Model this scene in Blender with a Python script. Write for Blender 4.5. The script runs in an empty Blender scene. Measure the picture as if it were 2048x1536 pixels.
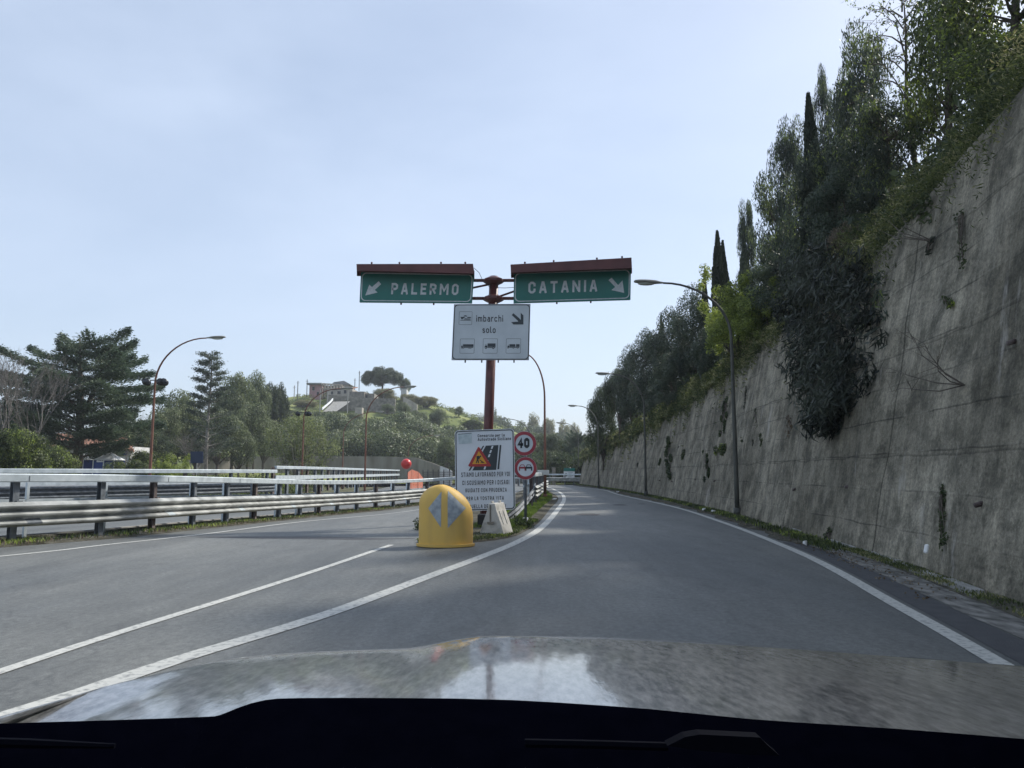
import bpy, bmesh, math, random
import numpy as np
from mathutils import Vector, Matrix
sc = bpy.context.scene
col = sc.collection
R = math.radians
rng = np.random.default_rng(7)
random.seed(7)

# ------------------------------------------------------------------ camera
CZ = 1.5
PITCH = R(6.73)
F = 1500.0
cam_d = bpy.data.cameras.new('camera')
cam = bpy.data.objects.new('camera', cam_d); col.objects.link(cam)
cam.location = (0, 0, CZ); cam.rotation_euler = (R(90) + PITCH, 0, 0)
cam_d.sensor_width = 36; cam_d.lens = 36 * F / 2048
cam_d.clip_start = 0.05; cam_d.clip_end = 6000
sc.camera = cam
# ------------------------------------------------------------------ light
SUN_AZ = R(54)      # to the right of straight ahead
SUN_EL = R(43)
w = bpy.data.worlds.new("World"); sc.world = w; w.use_nodes = True
nt = w.node_tree; N = nt.nodes; L = nt.links
bg = N['Background']; bg.inputs['Strength'].default_value = 0.095
sky = N.new('ShaderNodeTexSky'); sky.sky_type = 'NISHITA'; sky.sun_disc = False
sky.sun_elevation = SUN_EL; sky.sun_rotation = SUN_AZ
sky.air_density = 1.0; sky.dust_density = 1.3; sky.ozone_density = 1.0; sky.altitude = 50
tc = N.new('ShaderNodeTexCoord')
mp = N.new('ShaderNodeMapping'); mp.inputs['Scale'].default_value = (1.0, 1.0, 2.6)
L.new(tc.outputs['Generated'], mp.inputs['Vector'])
n1 = N.new('ShaderNodeTexNoise'); n1.inputs['Scale'].default_value = 1.7; n1.inputs['Detail'].default_value = 7
n1.inputs['Roughness'].default_value = 0.55; n1.inputs['Distortion'].default_value = 0.25
L.new(mp.outputs['Vector'], n1.inputs['Vector'])
cr = N.new('ShaderNodeValToRGB'); cr.color_ramp.elements[0].position = 0.38; cr.color_ramp.elements[1].position = 0.88
cr.color_ramp.elements[0].color = (0.42, 0.42, 0.42, 1); cr.color_ramp.elements[1].color = (0.80, 0.80, 0.80, 1)
L.new(n1.outputs['Fac'], cr.inputs['Fac'])
cmix = N.new('ShaderNodeMixRGB'); cmix.inputs['Color2'].default_value = (5.6, 6.5, 8.0, 1)
L.new(cr.outputs['Color'], cmix.inputs['Fac']); L.new(sky.outputs['Color'], cmix.inputs['Color1'])
L.new(cmix.outputs['Color'], bg.inputs['Color'])
sun_d = bpy.data.lights.new('sun', 'SUN'); sun_d.energy = 3.2; sun_d.angle = R(3.5); sun_d.color = (1.0, 0.95, 0.87)
sun = bpy.data.objects.new('sun', sun_d); col.objects.link(sun)
sd = Vector((math.sin(SUN_AZ) * math.cos(SUN_EL), math.cos(SUN_AZ) * math.cos(SUN_EL), math.sin(SUN_EL)))
sun.rotation_euler = sd.to_track_quat('Z', 'Y').to_euler()
sun.location = (30, 30, 60)
sc.view_settings.view_transform = 'Standard'; sc.view_settings.look = 'None'
sc.view_settings.exposure = 0.62; sc.view_settings.gamma = 1.0
sc.cycles.max_bounces = 6; sc.cycles.transparent_max_bounces = 6; sc.cycles.volume_bounces = 0

# ------------------------------------------------------------------ geometry helpers
cp, sp_ = math.cos(PITCH), math.sin(PITCH)
def ray(u, v):
    xc = (u - 1024) / F; yc = (768 - v) / F
    return xc, cp - yc * sp_, sp_ + yc * cp
def at(u, v, Y):
    x, y, z = ray(u, v); t = Y / y
    return Vector((x * t, Y, CZ + z * t))
def ss(t):
    t = max(0.0, min(1.0, t)); return t * t * (3 - 2 * t)
def gz(x, y):                     # level of the paved ground: the left branch drops a little
    return -0.38 * ss((y - 13) / 26) * ss((0.6 - x) / 7.0)
def gnd(u, v, dz=0):
    z = 0.0
    for _ in range(12):
        a, b, c = ray(u, v); t = (z - CZ) / c
        X, Y = a * t, b * t
        z = gz(X, Y) + dz
    return Vector((X, Y, z))
def interp(tab, y):
    return float(np.interp(y, [t[0] for t in tab], [t[1] for t in tab]))
WB = [(-12, 2.5), (0, 4.2), (7.6, 5.25), (11, 5.9), (16, 6.6), (24.5, 7.5), (36, 8.3), (48, 8.8), (62, 9.0), (76, 8.8), (92, 8.1), (120, 6.0)]
WH = [(-12, 7.4), (8, 6.9), (15, 6.2), (26, 5.8), (42, 5.1), (65, 4.2), (84, 3.5), (92, 3.1), (120, 2.0)]
BAT = 0.21
def wb(y): return interp(WB, y)
def wh(y): return interp(WH, y)
def ang(dx, dy, sx, sy, p=1.0): return math.exp(-((dx / sx) ** 2 + (dy / sy) ** 2) ** p)
def hills(x, y):
    h = 24.5 * ang(x + 50, y - 232, 62, 62, 1.25)
    h += 8.5 * ang(x + 75, y - 150, 34, 34)
    h += 23.0 * ang(x + 10, y - 400, 75, 60, 1.3) + 14 * ang(x + 140, y - 420, 120, 80)
    h += 3.2 * ang(x - 12, y - 160, 30, 35)
    return h
def tz(x, y):
    edge = wb(min(y, 92)) + BAT * wh(min(y, 92))
    if y > 55: z = hills(x, y)
    else: z = 0.0
    if x > edge and y < 130:
        d = x - edge
        rise = 0.72 * min(d, 13) + 0.15 * max(0, d - 13)
        f = 1 - ss((y - 88) / 36)
        z = max(z, (wh(min(y, 92)) - 0.12 + rise * (0.62 + 0.38 * ss((60 - y) / 45))) * f)
    return z + gz(x, y)

# ------------------------------------------------------------------ materials
def mat(name, c1, c2=None, scale=4.0, rough=0.7, metal=0.0, bump=0.0, bscale=None, detail=5, stretch=None, spec=0.5, lo=0.35, hi=0.65):
    m = bpy.data.materials.new(name); m.use_nodes = True
    t = m.node_tree; b = t.nodes['Principled BSDF']
    b.inputs['Roughness'].default_value = rough; b.inputs['Metallic'].default_value = metal
    b.inputs['Specular IOR Level'].default_value = spec
    b.inputs['Base Color'].default_value = (*c1, 1)
    if c2 is not None or bump:
        co = t.nodes.new('ShaderNodeTexCoord'); mpn = t.nodes.new('ShaderNodeMapping')
        if stretch: mpn.inputs['Scale'].default_value = stretch
        t.links.new(co.outputs['Object'], mpn.inputs['Vector'])
    if c2 is not None:
        n = t.nodes.new('ShaderNodeTexNoise'); n.inputs['Scale'].default_value = scale; n.inputs['Detail'].default_value = detail
        r = t.nodes.new('ShaderNodeValToRGB'); r.color_ramp.elements[0].position = lo; r.color_ramp.elements[1].position = hi
        r.color_ramp.elements[0].color = (*c1, 1); r.color_ramp.elements[1].color = (*c2, 1)
        t.links.new(mpn.outputs['Vector'], n.inputs['Vector']); t.links.new(n.outputs['Fac'], r.inputs['Fac'])
        t.links.new(r.outputs['Color'], b.inputs['Base Color'])
    if bump:
        n = t.nodes.new('ShaderNodeTexNoise'); n.inputs['Scale'].default_value = bscale or scale * 4; n.inputs['Detail'].default_value = 6
        bp = t.nodes.new('ShaderNodeBump'); bp.inputs['Strength'].default_value = bump; bp.inputs['Distance'].default_value = 0.05
        t.links.new(mpn.outputs['Vector'], n.inputs['Vector']); t.links.new(n.outputs['Fac'], bp.inputs['Height'])
        t.links.new(bp.outputs['Normal'], b.inputs['Normal'])
    return m
def leafmat(name, c1, c2, trans=0.35, c3=None, nscale=0.6):
    m = bpy.data.materials.new(name); m.use_nodes = True
    t = m.node_tree; t.nodes.remove(t.nodes['Principled BSDF']); out = t.nodes['Material Output']
    a = t.nodes.new('ShaderNodeAttribute'); a.attribute_name = 'rnd'
    r = t.nodes.new('ShaderNodeValToRGB'); r.color_ramp.elements[0].color = (*c1, 1); r.color_ramp.elements[1].color = (*c2, 1)
    if c3 is not None:
        e = r.color_ramp.elements.new(0.93); e.color = (*c2, 1); r.color_ramp.elements[-1].color = (*c3, 1)
    co = t.nodes.new('ShaderNodeTexCoord'); n = t.nodes.new('ShaderNodeTexNoise'); n.inputs['Scale'].default_value = nscale
    n.inputs['Detail'].default_value = 3
    t.links.new(co.outputs['Object'], n.inputs['Vector'])
    mth = t.nodes.new('ShaderNodeMath'); mth.operation = 'MULTIPLY_ADD'; mth.inputs[1].default_value = 3.0; mth.inputs[2].default_value = -1.5
    t.links.new(n.outputs['Fac'], mth.inputs[0])
    ad = t.nodes.new('ShaderNodeMath'); ad.operation = 'ADD'; ad.use_clamp = True
    t.links.new(mth.outputs[0], ad.inputs[0]); t.links.new(a.outputs['Fac'], ad.inputs[1])
    t.links.new(ad.outputs[0], r.inputs['Fac'])
    d = t.nodes.new('ShaderNodeBsdfPrincipled'); d.inputs['Roughness'].default_value = 0.5; d.inputs['Specular IOR Level'].default_value = 0.28
    tr = t.nodes.new('ShaderNodeBsdfTranslucent'); mx = t.nodes.new('ShaderNodeMixShader'); mx.inputs[0].default_value = trans
    hs = t.nodes.new('ShaderNodeHueSaturation'); hs.inputs['Saturation'].default_value = 1.15; hs.inputs['Value'].default_value = 1.5
    t.links.new(r.outputs['Color'], d.inputs['Base Color']); t.links.new(r.outputs['Color'], hs.inputs['Color'])
    t.links.new(hs.outputs['Color'], tr.inputs['Color'])
    t.links.new(d.outputs[0], mx.inputs[1]); t.links.new(tr.outputs[0], mx.inputs[2]); t.links.new(mx.outputs[0], out.inputs['Surface'])
    return m

def asphalt_material():
    m = bpy.data.materials.new('asphalt'); m.use_nodes = True
    t = m.node_tree; b = t.nodes['Principled BSDF']; nd = t.nodes.new; lk = t.links.new
    co = nd('ShaderNodeTexCoord')
    def noise(scale, detail=4, stretch=(1, 1, 1), rough=0.5):
        mpn = nd('ShaderNodeMapping'); mpn.inputs['Scale'].default_value = stretch; lk(co.outputs['Object'], mpn.inputs['Vector'])
        n = nd('ShaderNodeTexNoise'); n.inputs['Scale'].default_value = scale; n.inputs['Detail'].default_value = detail
        n.inputs['Roughness'].default_value = rough; lk(mpn.outputs['Vector'], n.inputs['Vector']); return n
    big = noise(0.22, 6, (1.6, 0.5, 1), 0.6); fine = noise(95, 2); mid = noise(2.2, 5, (2.2, 0.5, 1)); tracks = noise(0.9, 2, (1.0, 0.04, 1)); grain = noise(14, 8, (1.3, 0.8, 1), 0.75)
    r = nd('ShaderNodeValToRGB'); r.color_ramp.elements[0].position = 0.35; r.color_ramp.elements[1].position = 0.68
    r.color_ramp.elements[0].color = (0.080, 0.086, 0.085, 1); r.color_ramp.elements[1].color = (0.140, 0.143, 0.132, 1)
    lk(big.outputs['Fac'], r.inputs['Fac'])
    def mul(a, n, lo, hi, p0=0.3, p1=0.7):
        q = nd('ShaderNodeMapRange'); q.inputs['From Min'].default_value = p0; q.inputs['From Max'].default_value = p1
        q.inputs['To Min'].default_value = lo; q.inputs['To Max'].default_value = hi; lk(n.outputs['Fac'], q.inputs['Value'])
        mm = nd('ShaderNodeVectorMath'); mm.operation = 'SCALE'; lk(a, mm.inputs[0]); lk(q.outputs[0], mm.inputs['Scale']); return mm.outputs[0]
    c = mul(r.outputs['Color'], mid, 0.86, 1.12); c = mul(c, fine, 0.72, 1.3); c = mul(c, tracks, 0.85, 1.15); c = mul(c, grain, 0.70, 1.32, 0.35, 0.65)
    # cracks
    vo = nd('ShaderNodeTexVoronoi'); vo.feature = 'DISTANCE_TO_EDGE'; vo.inputs['Scale'].default_value = 0.28
    wn = noise(1.3, 5); add = nd('ShaderNodeVectorMath'); add.operation = 'ADD'
    sc3 = nd('ShaderNodeVectorMath'); sc3.operation = 'SCALE'; sc3.inputs['Scale'].default_value = 1.4
    lk(wn.outputs['Color'], sc3.inputs[0]); lk(co.outputs['Object'], add.inputs[0]); lk(sc3.outputs[0], add.inputs[1]); lk(add.outputs[0], vo.inputs['Vector'])
    q = nd('ShaderNodeMapRange'); q.inputs['From Min'].default_value = 0.0; q.inputs['From Max'].default_value = 0.012
    q.inputs['To Min'].default_value = 0.78; q.inputs['To Max'].default_value = 1.0; lk(vo.outputs['Distance'], q.inputs['Value'])
    mm = nd('ShaderNodeVectorMath'); mm.operation = 'SCALE'; lk(c, mm.inputs[0]); lk(q.outputs[0], mm.inputs['Scale']); c = mm.outputs[0]
    lk(c, b.inputs['Base Color']); b.inputs['Roughness'].default_value = 0.62; b.inputs['Specular IOR Level'].default_value = 0.55
    bp = nd('ShaderNodeBump'); bp.inputs['Strength'].default_value = 0.5; bp.inputs['Distance'].default_value = 0.006
    lk(fine.outputs['Fac'], bp.inputs['Height']); lk(bp.outputs['Normal'], b.inputs['Normal'])
    return m
def wall_material():
    m = bpy.data.materials.new('stained_concrete'); m.use_nodes = True
    t = m.node_tree; b = t.nodes['Principled BSDF']; nd = t.nodes.new; lk = t.links.new
    uv = nd('ShaderNodeUVMap'); uv.uv_map = 'UVMap'     # u = metres along the wall, v = metres up
    def noise(scale, detail, st, off=0.0, rough=0.55):
        mpn = nd('ShaderNodeMapping'); mpn.inputs['Scale'].default_value = st; mpn.inputs['Location'].default_value = (off, off, 0); lk(uv.outputs[0], mpn.inputs['Vector'])
        n = nd('ShaderNodeTexNoise'); n.inputs['Scale'].default_value = scale; n.inputs['Detail'].default_value = detail; n.inputs['Roughness'].default_value = rough
        lk(mpn.outputs['Vector'], n.inputs['Vector']); return n.outputs['Fac']
    def ramp(f, p0, c0, p1, c1):
        r = nd('ShaderNodeValToRGB'); r.color_ramp.elements[0].position = p0; r.color_ramp.elements[1].position = p1
        r.color_ramp.elements[0].color = (*c0, 1); r.color_ramp.elements[1].color = (*c1, 1); lk(f, r.inputs['Fac']); return r.outputs['Color']
    def mulc(a, bb, fac=1.0):
        x = nd('ShaderNodeMixRGB'); x.blend_type = 'MULTIPLY'; x.inputs['Fac'].default_value = fac; lk(a, x.inputs['Color1']); lk(bb, x.inputs['Color2']); return x.outputs['Color']
    base = ramp(noise(0.35, 6, (1, 1, 1)), 0.32, (0.17, 0.156, 0.118), 0.68, (0.385, 0.355, 0.282))
    streak = ramp(noise(1.4, 6, (1.6, 0.10, 1), 3), 0.34, (0.74, 0.74, 0.73), 0.62, (1.10, 1.08, 1.05))
    streak2 = ramp(noise(6, 5, (1.2, 0.22, 1), 9), 0.35, (0.80, 0.80, 0.81), 0.65, (1.08, 1.08, 1.08))
    blot = ramp(noise(1.5, 10, (1, 1.0, 1), 17, 0.78), 0.42, (0.40, 0.41, 0.40), 0.56, (1.14, 1.13, 1.12))
    fine = ramp(noise(18, 8, (1, 1, 1), 5, 0.8), 0.36, (0.60, 0.60, 0.60), 0.64, (1.28, 1.28, 1.28))
    c = mulc(mulc(mulc(mulc(base, streak), streak2), blot, 0.8), fine)
    # pale lime runs
    lime = noise(1.1, 7, (1.4, 0.35, 1), 31, 0.7)
    lr = nd('ShaderNodeMapRange'); lr.inputs['From Min'].default_value = 0.60; lr.inputs['From Max'].default_value = 0.72; lk(lime, lr.inputs['Value'])
    lm = nd('ShaderNodeMixRGB'); lm.inputs['Color2'].default_value = (0.48, 0.45, 0.40, 1); lk(c, lm.inputs['Color1'])
    sm = nd('ShaderNodeMath'); sm.operation = 'MULTIPLY'; sm.inputs[1].default_value = 0.8; lk(lr.outputs[0], sm.inputs[0]); lk(sm.outputs[0], lm.inputs['Fac']); c = lm.outputs['Color']
    # shuttering board joints: horizontal lines every 0.62 m, pour joints every 3.2 m, wandering slightly
    sep = nd('ShaderNodeSeparateXYZ'); lk(uv.outputs[0], sep.inputs[0])
    def lines(src, period, width, depth, wob):
        wv = noise(0.8, 3, (1, 0.6, 1), 40 + period); a = nd('ShaderNodeMath'); a.operation = 'MULTIPLY_ADD'; a.inputs[1].default_value = wob
        lk(wv, a.inputs[0]); lk(src, a.inputs[2])
        d = nd('ShaderNodeMath'); d.operation = 'DIVIDE'; d.inputs[1].default_value = period; lk(a.outputs[0], d.inputs[0])
        f = nd('ShaderNodeMath'); f.operation = 'FRACT'; lk(d.outputs[0], f.inputs[0])
        q = nd('ShaderNodeMapRange'); q.inputs['From Min'].default_value = width / period * 0.4; q.inputs['From Max'].default_value = width / period
        q.inputs['To Min'].default_value = depth; q.inputs['To Max'].default_value = 1; lk(f.outputs[0], q.inputs['Value']); return q.outputs[0]
    hl = lines(sep.outputs['Y'], 0.62, 0.04, 0.50, 0.10); vl = lines(sep.outputs['X'], 6.4, 0.07, 0.40, 0.05)
    hl2 = lines(sep.outputs['Y'], 1.86, 0.045, 0.66, 0.2)
    msk = noise(0.7, 4, (1, 1, 1), 77); mr = nd('ShaderNodeMapRange'); mr.inputs['From Min'].default_value = 0.42; mr.inputs['From Max'].default_value = 0.58; lk(msk, mr.inputs['Value'])
    def scl(c, v, fac=None):
        x = nd('ShaderNodeMixRGB'); x.blend_type = 'MULTIPLY'; x.inputs['Fac'].default_value = 1.0; lk(c, x.inputs['Color1']); lk(v, x.inputs['Color2'])
        if fac is not None: lk(fac, x.inputs['Fac'])
        return x.outputs['Color']
    c = scl(c, hl, mr.outputs[0]); c = scl(c, vl); c = scl(c, hl2)
    lk(c, b.inputs['Base Color']); b.inputs['Roughness'].default_value = 0.9; b.inputs['Specular IOR Level'].default_value = 0.2
    bp = nd('ShaderNodeBump'); bp.inputs['Strength'].default_value = 0.7; bp.inputs['Distance'].default_value = 0.04
    mulb = nd('ShaderNodeMath'); mulb.operation = 'MULTIPLY'; lk(noise(5, 8, (1, 1, 1), 2, 0.65), mulb.inputs[0]); lk(hl, mulb.inputs[1])
    lk(mulb.outputs[0], bp.inputs['Height']); lk(bp.outputs['Normal'], b.inputs['Normal'])
    return m
def paint_line_mat():
    m = mat('road_paint', (0.50, 0.50, 0.46), (0.22, 0.225, 0.215), scale=16, rough=0.6, detail=12, lo=0.50, hi=0.70, bump=0.1, bscale=80)
    return m
M = dict(
    asphalt=asphalt_material(), wall=wall_material(), paint=paint_line_mat(),
    ground=mat('dry_ground', (0.055, 0.065, 0.030), (0.14, 0.13, 0.085), 0.5, 0.95, bump=0.4, bscale=6, spec=0.1),
    soil=mat('verge_soil', (0.060, 0.056, 0.042), (0.13, 0.125, 0.10), 2.5, 0.95, bump=0.8, bscale=25, detail=8, spec=0.1),
    hill=mat('hill_grass', (0.09, 0.12, 0.035), (0.24, 0.26, 0.10), 0.10, 0.95, bump=0.5, bscale=1.5, detail=9, spec=0.1),
    slope=mat('slope_earth', (0.035, 0.045, 0.02), (0.09, 0.085, 0.05), 0.9, 0.95, bump=0.6, bscale=5, detail=7, spec=0.1),
    kerb=mat('kerb_concrete', (0.20, 0.20, 0.18), (0.34, 0.33, 0.31), 3, 0.9, bump=0.4, detail=8),
    gutter=mat('gutter_concrete', (0.07, 0.07, 0.062), (0.25, 0.24, 0.22), 5, 0.9, bump=0.5, detail=9, stretch=(2, 0.6, 1)),
    zinc=mat('galvanised_steel', (0.47, 0.53, 0.56), (0.64, 0.70, 0.73), 3.5, 0.48, 0.35, bump=0.04, bscale=40, detail=8),
    zinc_dirty=mat('weathered_steel_beam', (0.24, 0.25, 0.24), (0.50, 0.51, 0.49), 2.2, 0.55, 0.25, bump=0.06, bscale=30, detail=9),
    post=mat('dull_steel_and_beam_shade', (0.10, 0.115, 0.13), (0.20, 0.22, 0.24), 6, 0.6, 0.3, detail=7),
    rust_post=mat('rusty_steel_post', (0.07, 0.05, 0.045), (0.16, 0.13, 0.12), 6, 0.8, 0.1, detail=7),
    red=mat('oxide_red_paint', (0.065, 0.015, 0.015), (0.115, 0.028, 0.026), 3, 0.45, detail=7),
    red_roof=mat('oxide_red_canopy', (0.070, 0.015, 0.015), (0.125, 0.032, 0.030), 1.6, 0.5, detail=7),
    green=mat('sign_green', (0.002, 0.135, 0.110), (0.004, 0.165, 0.135), 1.2, 0.4),
    white=mat('sign_white', (0.50, 0.55, 0.58), (0.60, 0.65, 0.68), 1.4, 0.4),
    board=mat('board_white', (0.60, 0.64, 0.68), (0.72, 0.76, 0.80), 1.1, 0.4),
    letter=mat('reflective_white', (0.62, 0.66, 0.66), (0.48, 0.52, 0.54), 12, 0.4, detail=8),
    black=mat('sign_black', (0.012, 0.016, 0.022), None, rough=0.4),
    charcoal=mat('sign_charcoal', (0.022, 0.034, 0.042), None, rough=0.4),
    smudge=mat('faded_print', (0.52, 0.60, 0.62), (0.38, 0.47, 0.50), 9, 0.5),
    signred=mat('sign_red', (0.42, 0.030, 0.028), (0.36, 0.025, 0.03), 6, 0.4),
    crimson=mat('sign_crimson', (0.30, 0.022, 0.045), (0.38, 0.05, 0.06), 6, 0.4),
    signyel=mat('sign_amber', (0.75, 0.36, 0.02), (0.65, 0.30, 0.02), 4, 0.4),
    alu=mat('sign_backing', (0.33, 0.34, 0.36), (0.42, 0.43, 0.45), 5, 0.5, 0.4),
    blue=mat('sign_blue', (0.018, 0.032, 0.075), None, rough=0.5),
    yellow=mat('yellow_plastic', (0.68, 0.44, 0.11), (0.50, 0.33, 0.12), 2.6, 0.55, detail=10, lo=0.46, hi=0.82, stretch=(1, 1, 0.35), bump=0.06, bscale=30, spec=0.3),
    reflect=mat('grey_reflective_film', (0.24, 0.27, 0.29), (0.38, 0.42, 0.44), 9, 0.6, detail=9),
    newjersey=mat('weathered_white_concrete', (0.50, 0.49, 0.45), (0.24, 0.235, 0.21), 5, 0.85, bump=0.3, detail=9, lo=0.45, hi=0.75),
    lampgrey=mat('lamp_head_grey', (0.20, 0.20, 0.17), (0.30, 0.30, 0.27), 6, 0.5),
    lampglass=mat('lamp_lens', (0.45, 0.47, 0.42), None, rough=0.25),
    polebrown=mat('brown_lamp_pole', (0.13, 0.045, 0.030), (0.22, 0.10, 0.06), 3, 0.6, stretch=(1, 1, 0.3), detail=6),
    poledark=mat('dark_lamp_pole', (0.055, 0.058, 0.050), (0.085, 0.085, 0.07), 3, 0.6, detail=6),
    polepale=mat('pale_pole', (0.30, 0.29, 0.27), None, rough=0.7),
    bark=mat('bark', (0.06, 0.048, 0.036), (0.12, 0.10, 0.08), 5, 0.9, bump=0.5),
    greybark=mat('grey_bark', (0.11, 0.10, 0.09), (0.19, 0.175, 0.16), 5, 0.9),
    palebark=mat('pale_bark', (0.20, 0.18, 0.155), (0.31, 0.29, 0.26), 5, 0.9),
    pink=mat('pink_plaster', (0.42, 0.24, 0.24), (0.34, 0.20, 0.20), 1.2, 0.9, detail=8),
    plaster=mat('dirty_plaster', (0.32, 0.29, 0.25), (0.46, 0.42, 0.36), 0.9, 0.9, detail=8),
    stone=mat('grey_stone', (0.13, 0.12, 0.10), (0.27, 0.25, 0.21), 1.4, 0.9, bump=0.5, detail=9),
    whiteplaster=mat('white_plaster', (0.66, 0.66, 0.64), (0.5, 0.5, 0.48), 1.5, 0.9),
    tile=mat('orange_roof_tile', (0.34, 0.15, 0.09), (0.22, 0.12, 0.08), 3, 0.85, detail=7),
    roofgrey=mat('grey_roof', (0.17, 0.18, 0.18), (0.25, 0.26, 0.26), 2, 0.8),
    glass=mat('dark_opening', (0.02, 0.022, 0.026), None, rough=0.25),
    tentblue=mat('blue_canvas', (0.035, 0.075, 0.27), (0.05, 0.10, 0.34), 2, 0.7),
    tentwhite=mat('white_canvas', (0.75, 0.77, 0.78), None, rough=0.7),
    orange=mat('orange_netting', (0.62, 0.14, 0.06), (0.50, 0.22, 0.16), 9, 0.7),
    redball=mat('red_rubber', (0.60, 0.035, 0.03), None, rough=0.35),
    mesh=mat('fence_wire', (0.06, 0.065, 0.065), None, rough=0.6, metal=0.4),
    farwall=mat('far_wall_concrete', (0.19, 0.17, 0.14), (0.30, 0.28, 0.24), 0.5, 0.9, detail=9, stretch=(1, 1, 0.35)),
    litter=mat('litter_paper', (0.75, 0.75, 0.73), None, rough=0.7),
    tar=mat('asphalt_and_shadow_patch', (0.035, 0.036, 0.038), (0.06, 0.06, 0.06), 12, 0.8, detail=6),
    darkroad=mat('new_asphalt_and_shadow', (0.048, 0.050, 0.055), (0.066, 0.068, 0.072), 6, 0.75, bump=0.3, bscale=60, detail=8),  # shoulder strip, and the painted shadow streak on the left branch
    rubber=mat('tyre_rubber', (0.02, 0.02, 0.02), None, rough=0.8),
    dash=mat('shaded_dashboard_plastic', (0.0006, 0.0008, 0.0022), (0.0009, 0.0011, 0.0028), 40, 1.0, spec=0.0),  # near-black base colour stands in for the shade of the unbuilt cabin
    dashtrim=mat('dashboard_trim', (0.002, 0.0024, 0.005), None, rough=0.8, spec=0.03),
)
for nm, base in (('yellow', 0.42),):
    pass
LM = dict(
    oak=leafmat('leaves_dark_green', (0.024, 0.038, 0.018), (0.085, 0.110, 0.048), 0.25),
    holm=leafmat('leaves_grey_green', (0.030, 0.046, 0.032), (0.095, 0.120, 0.076), 0.2),
    wood=leafmat('leaves_olive_green', (0.050, 0.070, 0.034), (0.19, 0.22, 0.11), 0.25, nscale=0.25),  # lightened to put some distance haze into the leaf colour
    euc=leafmat('leaves_eucalyptus', (0.028, 0.042, 0.030), (0.105, 0.125, 0.085), 0.30, (0.22, 0.27, 0.09)),
    dark=leafmat('leaves_blackish', (0.013, 0.018, 0.014), (0.080, 0.092, 0.068), 0.2),
    spring=leafmat('leaves_spring_green', (0.09, 0.12, 0.035), (0.31, 0.36, 0.10), 0.45),
    olive=leafmat('leaves_pale_green', (0.085, 0.105, 0.045), (0.24, 0.27, 0.13), 0.35),
    lime=leafmat('leaves_mixed_green', (0.030, 0.045, 0.020), (0.115, 0.14, 0.052), 0.35, (0.26, 0.32, 0.08)),
    cedar=leafmat('needles_blue_green', (0.034, 0.060, 0.038), (0.135, 0.175, 0.110), 0.2),
    pine=leafmat('needles_pine', (0.022, 0.038, 0.014), (0.070, 0.090, 0.035), 0.12),
    cypress=leafmat('needles_cypress', (0.018, 0.027, 0.017), (0.052, 0.066, 0.038), 0.08),
    grass=leafmat('grass_blades', (0.040, 0.055, 0.022), (0.16, 0.18, 0.070), 0.35, (0.30, 0.28, 0.15), 1.3),
    grassb=leafmat('bright_grass', (0.06, 0.10, 0.022), (0.17, 0.23, 0.06), 0.35),
    dry=leafmat('dry_brown_leaves', (0.10, 0.075, 0.05), (0.22, 0.18, 0.13), 0.3),
    pale=leafmat('leaves_straw_pale', (0.12, 0.13, 0.06), (0.30, 0.28, 0.16), 0.3),
)

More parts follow.
